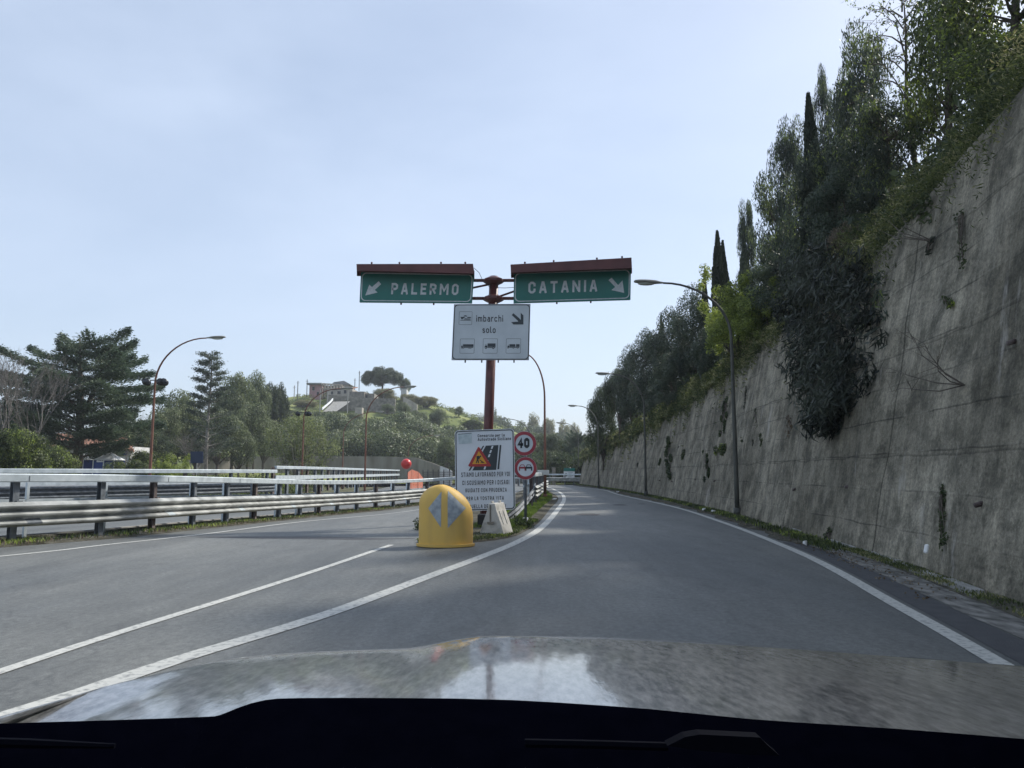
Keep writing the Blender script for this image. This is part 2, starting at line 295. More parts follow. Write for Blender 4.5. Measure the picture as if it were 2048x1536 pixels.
# ------------------------------------------------------------------ object helpers
def tag(o, label=None, cat=None, group=None, kind=None):
    if label: o['label'] = label
    if cat: o['category'] = cat
    if group: o['group'] = group
    if kind: o['kind'] = kind
    return o
def empty(name, loc=(0, 0, 0), label=None, cat=None, group=None, rz=0.0):
    o = bpy.data.objects.new(name, None); col.objects.link(o); o.location = loc; o.rotation_euler = (0, 0, rz)
    o.empty_display_size = 0.3
    return tag(o, label, cat, group)
def link(name, me, m, parent=None, smooth=False):
    o = bpy.data.objects.new(name, me); col.objects.link(o)
    if m is not None and not me.materials: me.materials.append(m)
    if smooth: me.polygons.foreach_set('use_smooth', [True] * len(me.polygons))
    if parent is not None:
        o.parent = parent
    return o
class MB:
    """collects shapes in world coordinates; build() links them as one mesh, local to the parent"""
    def __init__(s): s.v = []; s.f = []
    def add(s, vs, fs):
        n = len(s.v); s.v += [tuple(v) for v in vs]; s.f += [tuple(i + n for i in f) for f in fs]; return s
    def box(s, c, d, rz=0.0, tilt=0.0, mat4=None):
        hx, hy, hz = d[0] / 2, d[1] / 2, d[2] / 2
        vs = [Vector((x, y, z)) for x in (-hx, hx) for y in (-hy, hy) for z in (-hz, hz)]
        m = Matrix.Rotation(rz, 4, 'Z') @ Matrix.Rotation(tilt, 4, 'Y')
        if mat4 is not None: m = mat4
        vs = [m @ v + Vector(c) for v in vs]
        return s.add(vs, [(0, 1, 3, 2), (4, 6, 7, 5), (0, 4, 5, 1), (2, 3, 7, 6), (0, 2, 6, 4), (1, 5, 7, 3)])
    def tube(s, pts, rad, n=8, cap=True, flat=1.0):
        pts = [Vector(p) for p in pts]; k = len(pts)
        rad = [rad] * k if not hasattr(rad, '__len__') else rad
        vs = []
        up = Vector((0, 0, 1)); prev = None
        for i, p in enumerate(pts):
            t = (pts[min(i + 1, k - 1)] - pts[max(i - 1, 0)]).normalized()
            if prev is None:
                a = t.cross(up)
                if a.length < 1e-3: a = Vector((1, 0, 0))
            else: a = prev - t * prev.dot(t)
            a.normalize(); b = t.cross(a); prev = a
            for j in range(n):
                an = 2 * math.pi * j / n
                vs.append(p + (a * math.cos(an) + b * math.sin(an) * flat) * rad[i])
        fs = [(i * n + j, i * n + (j + 1) % n, (i + 1) * n + (j + 1) % n, (i + 1) * n + j) for i in range(k - 1) for j in range(n)]
        if cap: fs += [tuple(range(n - 1, -1, -1)), tuple((k - 1) * n + j for j in range(n))]
        return s.add(vs, fs)
    def sphere(s, c, r, n=16, m=10):
        r = (r, r, r) if not hasattr(r, '__len__') else r
        vs = []
        for i in range(m + 1):
            th = math.pi * i / m
            for j in range(n):
                ph = 2 * math.pi * j / n
                vs.append((c[0] + r[0] * math.sin(th) * math.cos(ph), c[1] + r[1] * math.sin(th) * math.sin(ph), c[2] + r[2] * math.cos(th)))
        fs = [(i * n + j, (i + 1) * n + j, (i + 1) * n + (j + 1) % n, i * n + (j + 1) % n) for i in range(m) for j in range(n)]
        return s.add(vs, fs)
    def poly(s, pts, thick=None, axis=(0, 1, 0)):      # polygon; thick extrudes it along axis
        k = len(pts)
        if thick is None: return s.add(pts, [tuple(range(k))])
        a = Vector(axis) * thick
        vs = [Vector(p) for p in pts] + [Vector(p) + a for p in pts]
        fs = [tuple(range(k)), tuple(range(2 * k - 1, k - 1, -1))] + [(i, i + k, (i + 1) % k + k, (i + 1) % k) for i in range(k)]
        return s.add(vs, fs)
    def sweep(s, path, prof):
        """path: Vectors; prof: closed list of (side, up), side positive to the right of travel"""
        k = len(prof); vs = []
        for i, p in enumerate(path):
            t = (path[min(i + 1, len(path) - 1)] - path[max(i - 1, 0)]); t.z = 0; t.normalize()
            sd_ = Vector((t.y, -t.x, 0))
            for (a, b) in prof: vs.append(p + sd_ * a + Vector((0, 0, b)))
        fs = [(i * k + j, i * k + (j + 1) % k, (i + 1) * k + (j + 1) % k, (i + 1) * k + j) for i in range(len(path) - 1) for j in range(k)]
        fs += [tuple(range(k - 1, -1, -1)), tuple((len(path) - 1) * k + j for j in range(k))]
        return s.add(vs, fs)
    def build(s, name, m, parent=None, smooth=False, bevel=0, recalc=True):
        me = bpy.data.meshes.new(name)
        off = parent_origin(parent)
        me.from_pydata([tuple(off @ Vector(v)) for v in s.v] if off is not None else s.v, [], s.f); me.update()
        if recalc:
            b = bmesh.new(); b.from_mesh(me); bmesh.ops.recalc_face_normals(b, faces=b.faces[:]); b.to_mesh(me); b.free()
        o = link(name, me, m, parent, smooth)
        if bevel:
            bv = o.modifiers.new('bevel', 'BEVEL'); bv.width = bevel; bv.segments = 2; bv.limit_method = 'ANGLE'
        return o
def parent_origin(p):
    if p is None: return None
    m = Matrix.Identity(4); q = p
    while q is not None:
        m = Matrix.Translation(q.location) @ q.rotation_euler.to_matrix().to_4x4() @ Matrix.Diagonal((*q.scale, 1)) @ m; q = q.parent
    return m.inverted()
def dense(path, step):
    out = []
    for a, b in zip(path[:-1], path[1:]):
        n = max(1, int((b - a).length / step))
        for i in range(n): out.append(a.lerp(b, i / n))
    out.append(path[-1]); return out
def smooth_path(pts, step=0.5):
    """Catmull-Rom through points"""
    P = [pts[0] * 2 - pts[1]] + list(pts) + [pts[-1] * 2 - pts[-2]]; out = []
    for i in range(1, len(P) - 2):
        n = max(2, int((P[i + 1] - P[i]).length / step))
        for j in range(n):
            t = j / n; a, b, c, d = P[i - 1], P[i], P[i + 1], P[i + 2]
            out.append(0.5 * (2 * b + (c - a) * t + (2 * a - 5 * b + 4 * c - d) * t * t + (3 * b - a - 3 * c + d) * t ** 3))
    out.append(pts[-1]); return out
def drape(path, dz=0.0):
    return [Vector((p.x, p.y, gz(p.x, p.y) + dz)) for p in path]

# ------------------------------------------------------------------ ground, roads
def grid_obj(name, xs, ys, zf, m, keep=None):
    nx, ny = len(xs), len(ys)
    vs = [(x, y, zf(x, y)) for y in ys for x in xs]
    fs = [(j * nx + i, j * nx + i + 1, (j + 1) * nx + i + 1, (j + 1) * nx + i) for j in range(ny - 1) for i in range(nx - 1)
          if keep is None or keep((xs[i] + xs[i + 1]) / 2, (ys[j] + ys[j + 1]) / 2)]
    me = bpy.data.meshes.new(name); me.from_pydata(vs, [], fs); me.update()
    return link(name, me, m, None, True)
xs = [-1500, -900, -500, -300, -200, -120] + list(range(-80, 40, 4)) + [40, 60, 100, 180, 300, 700, 1000]
ys = [-600, -200, -60] + list(range(-24, 120, 4)) + [130, 160, 200, 300, 480, 700, 1200, 1800]
o = grid_obj('ground', xs, ys, lambda x, y: gz(x, y) - 0.14, M['ground']); o['kind'] = 'structure'

V = Vector
RAIL2 = smooth_path([V((-31, 14, 0)), V((-20, 29, 0)), V((-14.6, 38.5, 0)), V((-13.1, 48, 0)), V((-14.2, 76, 0)), V((-15.9, 107, 0))], 1.0)
r2x = [p.x for p in RAIL2]; r2y = [p.y for p in RAIL2]
def keep_road(x, y):
    lx = np.interp(y, [-12, 0, 14] + r2y[1:], [-60, -45, -31] + r2x[1:])
    if x > wb(y) - 0.2: return False
    if y > 84 and x > 3 and y > 84 + 0.0 * x + 7: return False
    return x > lx - 0.6
o = grid_obj('road', [x * 0.5 for x in range(-90, 20)], [y * 0.5 for y in range(-20, 214)], gz, M['asphalt'], keep_road); o['kind'] = 'structure'

def ribbon(name, path, width, m, lift=0.006, wfun=None):
    p = path; vs = []; fs = []; k = 3
    for i, q in enumerate(p):
        t = p[min(i + 1, len(p) - 1)] - p[max(i - 1, 0)]; t.z = 0; t.normalize(); sdv = V((t.y, -t.x, 0))
        wd = wfun(i / (len(p) - 1)) if wfun else width
        for j in range(k):
            r = q + sdv * wd * (j / (k - 1) - 0.5); vs.append((r.x, r.y, gz(r.x, r.y) + lift))
    fs = [(i * k + j, (i + 1) * k + j, (i + 1) * k + j + 1, i * k + j + 1) for i in range(len(p) - 1) for j in range(k - 1)]
    me = bpy.data.meshes.new(name); me.from_pydata(vs, [], fs); me.update()
    b = bmesh.new(); b.from_mesh(me)
    for f in b.faces:
        if f.normal.z < 0: f.normal_flip()
    b.to_mesh(me); b.free()
    o = link(name, me, m); o['kind'] = 'structure'; return o
def gpath(pxs, step=0.4): return smooth_path([gnd(u, v) for u, v in pxs], step)
line_right = smooth_path([V((2.6, 0.5, 0)), V((3.15, 3, 0))] + [gnd(u, v) for u, v in ((2000, 1328), (1800, 1214), (1600, 1106), (1440, 1043), (1340, 1012), (1240, 990))] + [V((7.9, 66, 0)), V((6.9, 80, 0))], 0.4)
ribbon('road_edge_line', line_right, 0.17, M['paint'])
line_mid = smooth_path([V((-4.6, 1.5, 0))] + [gnd(u, v) for u, v in ((0, 1437), (350, 1322), (650, 1230), (850, 1156), (960, 1115), (1035, 1084), (1082, 1056), (1112, 1024), (1128, 1000), (1124, 988), (1112, 981))] + [V((3.6, 76, 0)), V((2.0, 86, 0))], 0.4)
ribbon('road_edge_line', line_mid, 0.21, M['paint'])
line_fork = gpath([(-260, 1432), (0, 1344), (250, 1262), (500, 1184), (660, 1132), (783, 1090)])
ribbon('road_edge_line', line_fork, 0.13, M['paint'])
line_left = smooth_path([V((-12.5, 7, 0))] + [gnd(u, v) for u, v in ((0, 1113), (210, 1090), (420, 1067), (640, 1040), (840, 1019))] + [V((-1.8, 48, 0)), V((-1, 60, 0))], 0.4)
ribbon('road_edge_line', line_left, 0.14, M['paint'])
# white line of the road behind the first guardrail
RB = smooth_path([V((-14.5, 9, 0)), gnd(105, 1083), gnd(272, 1068), gnd(389, 1056), gnd(540, 1041), gnd(668, 1028), gnd(772, 1018), gnd(850, 1009), V((-2.2, 47, 0)), V((-1.5, 60, 0)), V((-1.5, 66, 0))], 0.5)
def offset(path, d, z=0):
    out = []
    for i, q in enumerate(path):
        t = path[min(i + 1, len(path) - 1)] - path[max(i - 1, 0)]; t.z = 0; t.normalize()
        out.append(q + V((t.y, -t.x, 0)) * d + V((0, 0, z)))
    return out
ribbon('road_edge_line', offset(RB, -1.75), 0.14, M['paint'])
# shadow streak painted as dark ribbon across the left branch, and small asphalt patches
ribbon('asphalt_and_shadow_patch', gpath([(395, 1074), (520, 1075), (640, 1076), (740, 1078), (830, 1077)]), 0.5, M['darkroad'], 0.003, lambda t: 0.9 * math.sin(math.pi * min(1, t + 0.05)) * (0.5 + 0.5 * t) + 0.12)
for k, (u, v, wd, dp) in enumerate(((1175, 1029, 0.9, 1.5), (1240, 1010, 0.7, 1.2), (1283, 1008, 0.4, 0.7))):
    c = gnd(u, v); pts = []
    for i in range(14):
        a = i / 14 * 2 * math.pi; rr = 0.5 * (0.8 + 0.35 * random.random())
        pts.append((c.x + wd * rr * math.cos(a), c.y + dp * rr * math.sin(a), 0.004))
    o = MB().poly(pts).build('asphalt_and_shadow_patch', M['tar']); o['kind'] = 'structure'
# dark shoulder strip, gutter and leaf litter beside the retaining wall
def strip(name, y0, y1, f0, f1, m, z0, z1, step=0.5, jag=0.0):
    vs = []; n = int((y1 - y0) / step); k = 5
    for i in range(n + 1):
        y = y0 + (y1 - y0) * i / n; a, b = f0(y) + jag * (random.random() - 0.5), f1(y) + jag * (random.random() - 0.5)
        for j in range(k):
            vs.append((a + (b - a) * j / (k - 1), y, z0 + (z1 - z0) * j / (k - 1)))
    fs = [(i * k + j, i * k + j + 1, (i + 1) * k + j + 1, (i + 1) * k + j) for i in range(n) for j in range(k - 1)]
    me = bpy.data.meshes.new(name); me.from_pydata(vs, [], fs); me.update()
    o = link(name, me, m); o['kind'] = 'structure'; return o
lrx = [p.x for p in line_right]; lry = [p.y for p in line_right]
def lr(y): return float(np.interp(y, lry, lrx))
strip('road_shoulder', -8, 16.5, lambda y: lr(y) + 0.16, lambda y: lr(y) + 0.55, M['darkroad'], 0.004, 0.004)
strip('gutter', -8, 15.5, lambda y: lr(y) + 0.56, lambda y: lr(y) + 0.95, M['gutter'], 0.006, 0.035, jag=0.05)
strip('verge', -8, 16.2, lambda y: lr(y) + 0.94, lambda y: wb(y) + 0.1, M['soil'], 0.036, 0.12, jag=0.04)
strip('verge', 16, 91, lambda y: lr(y) + 0.30 + 0.12 * math.sin(y * 1.7), lambda y: wb(y) + 0.1, M['soil'], 0.008, 0.10, jag=0.12)
# kerb in the gutter, broken into stones
kp = [V((lr(y) + 1.05, y, 0.0)) for y in np.arange(9.0, 21, 0.5)]
kb = empty('kerb', (lr(14) + 1.0, 14, 0), 'grey broken concrete kerb along the foot of the retaining wall', 'kerb')
for i in range(0, len(kp) - 2, 2):
    a, b = kp[i], kp[i + 2]; m_ = (a + b) / 2; d = b - a
    MB().box((m_.x, m_.y, 0.04 + 0.02 * random.random()), (0.13, d.length - 0.03, 0.16), -math.atan2(d.x, d.y)).build('kerb_stone', M['kerb'], kb, bevel=0.015)

# gore island between the branches
GI = [(843, 1092), (900, 1090), (960, 1084), (1020, 1076), (1050, 1063), (1078, 1045), (1100, 1018), (1116, 995)]
isl_r = smooth_path([gnd(u, v) for u, v in GI] + [V((3.0, 66, 0))], 0.5)
isl_l = smooth_path([gnd(838, 1084), gnd(846, 1062), gnd(858, 1045), V((-1.9, 30, 0)), V((-1.0, 40, 0)), V((0, 52, 0)), V((1.0, 66, 0))], 0.5)
n = 70; vs = []; k = 7
for i in range(n + 1):
    a = isl_r[int(i / n * (len(isl_r) - 1))]; b = isl_l[int(i / n * (len(isl_l) - 1))]
    for j in range(k):
        q = b.lerp(a, j / (k - 1)); bumpz = 0.09 * math.sin(math.pi * j / (k - 1)) ** 0.6 * (0.7 + 0.6 * random.random())
        vs.append((q.x, q.y, gz(q.x, q.y) + 0.008 + bumpz))
fs = [(i * k + j, i * k + j + 1, (i + 1) * k + j + 1, (i + 1) * k + j) for i in range(n) for j in range(k - 1)]
me = bpy.data.meshes.new('traffic_island'); me.from_pydata(vs, [], fs); me.update()
o = link('traffic_island', me, M['soil']); o['kind'] = 'structure'
# median under the first guardrail: earth verge with a low kerb behind
med = MB()
med.sweep(drape(offset(RB, 0.0)), [(-0.55, 0.0), (-0.55, 0.13), (-0.40, 0.13), (-0.39, 0.06), (0.25, 0.05), (0.55, 0.006), (0.55, -0.05), (-0.55, -0.05)])
o = med.build('median_verge', M['soil']); o['kind'] = 'structure'
km = MB().sweep(drape(offset(RB, -0.62)), [(-0.09, -0.02), (-0.09, 0.16), (0.06, 0.16), (0.06, -0.02)]).build('median_kerb', M['kerb']); km['kind'] = 'structure'

# ------------------------------------------------------------------ terrain
ter_x = [x * 4.0 for x in range(-75, 31)]; ter_y = [58 + y * 4.0 for y in range(0, 125)]
def hz(x, y):
    h = hills(x, y)
    n_ = 0.6 * math.sin(x * 0.21 + 1.3) * math.cos(y * 0.17) + 0.35 * math.sin(x * 0.53 + y * 0.31)
    return h + n_ * min(1, h / 6) - 0.25
def kh(x, y): return hills(x, y) > 0.25
o = grid_obj('hills', ter_x, ter_y, hz, M['hill'], kh); o['kind'] = 'structure'
vs = []; ny = 66; D = [0, 0.5, 1.2, 2.2, 3.5, 5, 7, 9, 11, 13, 17, 23, 32, 50]
for i in range(ny + 1):
    y = -14 + i * 2.2
    for d in D:
        x = wb(min(y, 92)) + BAT * wh(min(y, 92)) + d + 0.03
        vs.append((x, y, tz(x + 0.01, y) + (0.25 * math.sin(x * 1.9 + y * 1.3) if d > 1 else -0.1)))
k = len(D)
fs = [(i * k + j, i * k + j + 1, (i + 1) * k + j + 1, (i + 1) * k + j) for i in range(ny) for j in range(k - 1)]
me = bpy.data.meshes.new('hillside'); me.from_pydata(vs, [], fs); me.update()
o = link('hillside', me, M['slope'], None, True); o['kind'] = 'structure'

# ------------------------------------------------------------------ retaining wall
def wallpt(y, h, out=0.0):       # point on the wall face at height h
    return V((wb(y) + BAT * h - out, y, h))
nyw = 210; nh = 14; vs = []; uvs = []
ylist = [-12 + (104.0) * i / nyw for i in range(nyw + 1)]
arc = 0
for i, y in enumerate(ylist):
    if i: arc += math.hypot(y - ylist[i - 1], wb(y) - wb(ylist[i - 1]))
    H = wh(y); seg = int((y + 12) / 6.4); step = 0.10 * (((seg * 37) % 7) / 7.0) + (0.12 if seg % 2 else 0)
    H2 = H + step
    for j in range(nh + 1):
        h = -0.1 + (H2 + 0.1) * j / nh
        rough = 0.035 * math.sin(y * 2.1 + h * 1.3) * math.sin(h * 2.7 + y * 0.4) + 0.02 * (((seg * 13) % 5) - 2)
        vs.append((wb(y) + BAT * h + rough, y, h)); uvs.append((arc, h))
    vs.append((wb(y) + BAT * H2 + 0.35, y, H2 + 0.01)); uvs.append((arc, H2 + 0.3))
    vs.append((wb(y) + BAT * H2 + 0.45, y, H2 - 1.5)); uvs.append((arc, H2 + 0.5))
k = nh + 3
fs = [(i * k + j, (i + 1) * k + j, (i + 1) * k + j + 1, i * k + j + 1) for i in range(nyw) for j in range(k - 1)]
fs.append(tuple(nyw * k + j for j in range(k)))
me = bpy.data.meshes.new('retaining_wall'); me.from_pydata(vs, [], fs); me.update()
uvl = me.uv_layers.new(name='UVMap')
lv = np.zeros(len(me.loops), dtype=np.int32); me.loops.foreach_get('vertex_index', lv)
uvl.data.foreach_set('uv', np.array(uvs, dtype=np.float32)[lv].ravel())
o = link('retaining_wall', me, M['wall'])
tag(o, 'tall stained grey concrete retaining wall leaning back along the right side of the road', 'wall')
wall_o = o
for i, (y, h) in enumerate([(y, h) for h in (1.1, 3.0) for y in np.arange(9.5, 46, 5.2)]):
    y += 0.7 * math.sin(i * 2.3); h += 0.12 * math.sin(i * 1.7); c = wallpt(y, h)
    MB().tube([c + V((0.05, 0, 0.02)), c + V((-0.05, 0, -0.01))], 0.032, 10).build('drain_pipe', M['rust_post'], wall_o, True)

# ------------------------------------------------------------------ guardrails
def guardrail(name, label, path, side, y_posts, pw=0.13, upper=True, post_step=2.05, beams=True, group='galvanised guardrails', upz=1.31, back=True, beam_mat=None, start=0.0, stopn=95, heavy=1.0):
    """side=+1: beam faces right of travel"""
    root = empty(name, path[0], label, 'guardrail', group)
    P = drape(path) if y_posts is None else path
    s = side
    if beams:
        a, b = 0.0, 0.12; zs = []
        for w0 in (0.37, 0.55, 0.73): zs += [(w0, a), (w0 + 0.055, b), (w0 + 0.085, b + 0.008), (w0 + 0.165, a)]
        prof = [(s * (0.14 + d), z) for z, d in zs] + [(s * (0.135 + d), z) for z, d in reversed(zs)]
        MB().sweep(P, prof).build('wave_beam', beam_mat or M['zinc_dirty'], root)
    if upper:
        MB().sweep(P, [(s * 0.04, upz), (s * 0.17, upz + 0.005), (s * 0.185, upz + 0.02), (s * 0.185, upz + 0.165), (s * 0.17, upz + 0.18), (s * 0.04, upz + 0.18)]).build('upper_beam', M['zinc'], root)
    # posts
    dist = 0; nxt = start; cnt = 0; sl = None
    for i in range(len(P) - 1):
        seg = (P[i + 1] - P[i]); ln = seg.length
        while nxt < dist + ln and cnt < stopn:
            q = P[i] + seg * ((nxt - dist) / ln); a_ = math.atan2(seg.y, seg.x)
            t = V((math.cos(a_), math.sin(a_), 0)); sd_ = V((t.y, -t.x, 0)) * s
            top = upz + 0.12 if upper else 0.95
            pm = MB(); c = q + V((0, 0, top / 2 - 0.05))
            pm.box(c, (0.014, 0.13, top + 0.1), a_)
            pm.box(c - t * 0.045 + sd_ * 0.062, (pw, 0.012, top + 0.1), a_); pm.box(c - t * 0.045 - sd_ * 0.062, (pw, 0.012, top + 0.1), a_)
            if beams: pm.box(q + sd_ * 0.1 + V((0, 0, 0.72)), (0.12, 0.08, 0.4), a_)
            pm.build('post', M['post'] if (cnt * 7) % 3 else M['rust_post'], root)
            if back:
                bm_ = MB(); w0 = q - sd_ * 0.34 + t * 0.42
                bm_.box(w0 + V((0, 0, 0.62)), (0.06, 0.07, 1.35), a_)
                bm_.build('rear_post', M['zinc'] if cnt % 3 else M['post'], root)
            nxt += post_step; cnt += 1
        dist += ln
    if back:
        MB().sweep(offset(P, -s * 0.34), [(-0.03, 0.84), (-0.03, 0.94), (0.03, 0.94), (0.03, 0.84)]).build('rear_beam', M['zinc'], root)
    return root
g1 = guardrail('guardrail', 'long galvanised guardrail with three wave beam nearest the left lane', RB, 1, None)
upz_ = 1.31
DR = drape(RB); acc = 0
for i in range(1, len(DR) - 1):
    acc += (DR[i] - DR[i - 1]).length
    if acc > 3.9 and DR[i].y < 42:
        acc = 0; t_ = (DR[i + 1] - DR[i]).normalized(); sd_ = V((t_.y, -t_.x, 0)); a_ = math.atan2(t_.y, t_.x)
        MB().box(DR[i] + sd_ * 0.150 + V((0, 0, 0.547)), (0.09, 0.012, 0.022), a_).build('reflector', M['whiteplaster'], g1)
        MB().box(DR[i] + sd_ * 0.187 + V((0, 0, upz_ + 0.075)), (0.02, 0.008, 0.12), a_).build('beam_joint', M['post'], g1)
        MB().sweep([DR[i] - t_ * 0.02, DR[i] + t_ * 0.30], [(0.136, 0.37), (0.136 + 0.125, 0.426), (0.136 + 0.134, 0.456), (0.146, 0.535), (0.130, 0.535), (0.130, 0.37)]).build('splice_plate', M['zinc'] if i % 2 else M['post'], g1)
G2P = [p + V((0, 0, 0.07)) for p in RAIL2[:34]]
g2 = guardrail('guardrail', 'thin two rail guardrail behind the long near one at far left', G2P, 1, 'fixed', beams=True, back=False, post_step=3.0, upz=1.40, beam_mat=M['post'])  # wave beam takes darker steel to paint in its shaded side
MB().sweep(G2P, [(0.28, 0.90), (0.36, 0.90), (0.36, 1.08), (0.28, 1.08)]).build('lower_beam', M['zinc'], g2)
g3 = guardrail('guardrail', 'guardrail of close upright posts running into the distance below the hill', [p + V((-0.3, 0.8, 0.28)) for p in RAIL2[33:]], 1, 'fixed', pw=0.28, beams=False, back=False, post_step=2.05, upz=1.42)
MB().sweep([p + V((-0.3, 0.8, 0.28)) for p in RAIL2[33:]], [(0.06, 0.80), (0.16, 0.80), (0.16, 1.05), (0.06, 1.05)]).build('lower_beam', M['zinc'], g3)
R3 = smooth_path([V((0.85, 33.5, 0)), V((1.35, 40, 0)), V((2.1, 52, 0)), V((2.75, 62, 0)), V((2.9, 72, 0)), V((2.0, 82, 0)), V((-1, 90, 0))], 0.6)
g4 = guardrail('guardrail', 'galvanised guardrail on the grassy island between the two branches', R3, 1, None, post_step=1.6, stopn=40)
# end pieces of the island rail
bx_ = MB().box((1.72, 41.5, 1.50), (0.62, 0.22, 0.26), 0.1)
bx_.build('white_end_block', M['whiteplaster'], g4, bevel=0.01)
MB().tube([V((1.02, 33.35, 0.99)), V((0.98, 33.1, 0.9)), V((0.98, 33.05, 0.72)), V((0.98, 33.1, 0.5)), V((1.02, 33.35, 0.42))], 0.05, 8).build('end_cap', M['post'], g4)
low = smooth_path([V((1.25, 36.5, 0.62)), V((0.95, 32, 0.55)), V((0.62, 28, 0.38)), V((0.20, 24.5, 0.14)), V((-0.1, 22.5, 0.02))], 0.4)
lo_ = empty('guardrail_end', (0.2, 24.5, 0), 'dull guardrail end piece curving down into the grass behind the white board', 'guardrail', 'galvanised guardrails')
zs = [(0.0, 0.02), (0.05, 0.08), (0.1, 0.08), (0.15, 0.02), (0.2, 0.08), (0.25, 0.08), (0.30, 0.02)]
MB().sweep(low, [(d, z) for z, d in zs] + [(d - 0.006, z) for z, d in reversed(zs)]).build('wave_beam', M['post'], lo_)
for y in (27, 31, 35):
    x = float(np.interp(y, [p.y for p in low[::-1]], [p.x for p in low[::-1]]))
    MB().box((x - 0.05, y, 0.3), (0.06, 0.12, 0.7)).build('post', M['rust_post'], lo_)
# rail across the bend
R5 = smooth_path([V((-3.5, 96, 0)), V((0.5, 97.5, 0)), V((4.5, 97, 0)), V((9.0, 94, 0))], 0.6)
g5 = guardrail('guardrail', 'white looking guardrail crossing the far bend in front of the green topped sign', R5, 1, None, post_step=2.2, upz=1.16, back=False)

# ------------------------------------------------------------------ street lamps
def lamp(name, X, Y, zb, H, direction, arcw, archt, label, polemat, group, headlen=1.0, tilt=0.05, r=0.085):
    root = empty(name, (X, Y, zb), label, 'street lamp', group)
    s = direction; hs = H - archt
    pts = [V((X, Y, zb - 0.1)), V((X, Y, zb + 1.2)), V((X, Y, zb + hs * 0.6)), V((X, Y, zb + hs))]
    rr = [r, r * 0.95, r * 0.78, r * 0.62]
    nA = 12
    for i in range(1, nA + 1):
        a = math.pi / 2 * i / nA
        pts.append(V((X + s * arcw * (1 - math.cos(a)), Y, zb + hs + archt * math.sin(a)))); rr.append(r * (0.62 - 0.22 * i / nA))
    MB().tube(pts, rr, 10).build('pole', polemat, root, True)
    MB().tube([V((X, Y, zb)), V((X, Y, zb + 0.28))], r * 1.5, 12).build('base_sleeve', polemat, root, True)
    e = pts[-1]
    hx = [0, 0.10, 0.28, 0.5, 0.8, 0.95, 1.0]; hwid = [0.05, 0.07, 0.13, 0.15, 0.145, 0.12, 0.05]; hht = [0.04, 0.05, 0.085, 0.095, 0.085, 0.06, 0.03]
    vs = []; n_ = 12
    for a, b, c in zip(hx, hwid, hht):
        for j in range(n_):
            an = 2 * math.pi * j / n_
            zz = c * math.sin(an); zz = zz if zz > 0 else zz * 0.55
            vs.append(V((e.x + s * a * headlen, e.y + b * math.cos(an), e.z + zz + tilt * a)))
    fs = [(i * n_ + j, i * n_ + (j + 1) % n_, (i + 1) * n_ + (j + 1) % n_, (i + 1) * n_ + j) for i in range(len(hx) - 1) for j in range(n_)] + [tuple(range(n_)), tuple((len(hx) - 1) * n_ + j for j in range(n_))]
    MB().add(vs, fs).build('lamp_head', M['lampgrey'], root, True)
    MB().sphere((e.x + s * headlen * 0.58, e.y, e.z - 0.055 + tilt * 0.58), (0.30 * headlen, 0.11, 0.06), 14, 8).build('lens', M['lampglass'], root, True)
    return root
GR, GL = 'dark street lamps along the retaining wall', 'brown street lamps on the left and centre'
def lamp_px(name, ub, Y, vtop, d, uhead, label, pm, grp, archt=2.1, zb=None, hl=1.0):
    b = at(ub, 945, Y); top = at(ub, vtop, Y).z; zb = tz(b.x, Y) if zb is None else zb
    tip = at(uhead, vtop, Y).x
    return lamp(name, b.x, Y, zb, top - zb, d, abs(tip - b.x) - hl, archt, label, pm, grp, hl)
lamp_px('street_lamp', 1472, 25.2, 566, -1, 1268, 'tall dark street lamp closest to the camera in front of the retaining wall', M['poledark'], GR, 1.9, zb=0.06)
lamp_px('street_lamp', 1291, 47, 748, -1, 1191, 'dark street lamp halfway along the retaining wall, second from the camera', M['poledark'], GR, 2.1, zb=0.06)
lamp_px('street_lamp', 1197, 72, 812, -1, 1136, 'dark street lamp near the far end of the retaining wall, third from the camera', M['poledark'], GR, 2.2, zb=0.06)
lamp_px('street_lamp', 1157, 101, 846, -1, 1112, 'faint thin street lamp just left of the far end of the wall', M['poledark'], GR, 2.2, zb=0)
lamp_px('street_lamp', 1062, 92, 838, -1, 1000, 'pale headed street lamp arching over the speed limit sign', M['poledark'], GR, 2.4, zb=0)
lamp_px('street_lamp', 1090, 43, 706, -1, 1010, 'reddish brown street lamp arching behind the white ferry panel', M['polebrown'], GL, 2.6, zb=0)
lamp_px('street_lamp', 300, 39.5, 676, 1, 451, 'brown street lamp right of the big cedar, with dark floodlights on its pole', M['polebrown'], GL, 2.5)
lamp_px('street_lamp', 604, 61, 777, 1, 706, 'brown street lamp in front of the pale multi stemmed tree', M['polebrown'], GL, 2.5)
lamp_px('street_lamp', 730, 58, 774, 1, 833, 'brown street lamp standing before the hill under the umbrella pine', M['polebrown'], GL, 2.5)
lamp_px('street_lamp', 685, 88, 824, 1, 768, 'small pale brown street lamp between the two taller ones before the hill', M['polebrown'], GL, 2.6)
lamp_px('street_lamp', 816, 120, 871, 1, 880, 'distant thin street lamp beside the red ball', M['polebrown'], GL, 2.6)
lamp_px('street_lamp', 868, 150, 909, 1, 902, 'tiny far street lamp with white head left of the roadworks board', M['polepale'], GL, 2.6)
lamp_px('street_lamp', 312, 95, 842, 1, 354, 'small white headed street lamp right behind the cedar', M['polepale'], GL, 2.6)
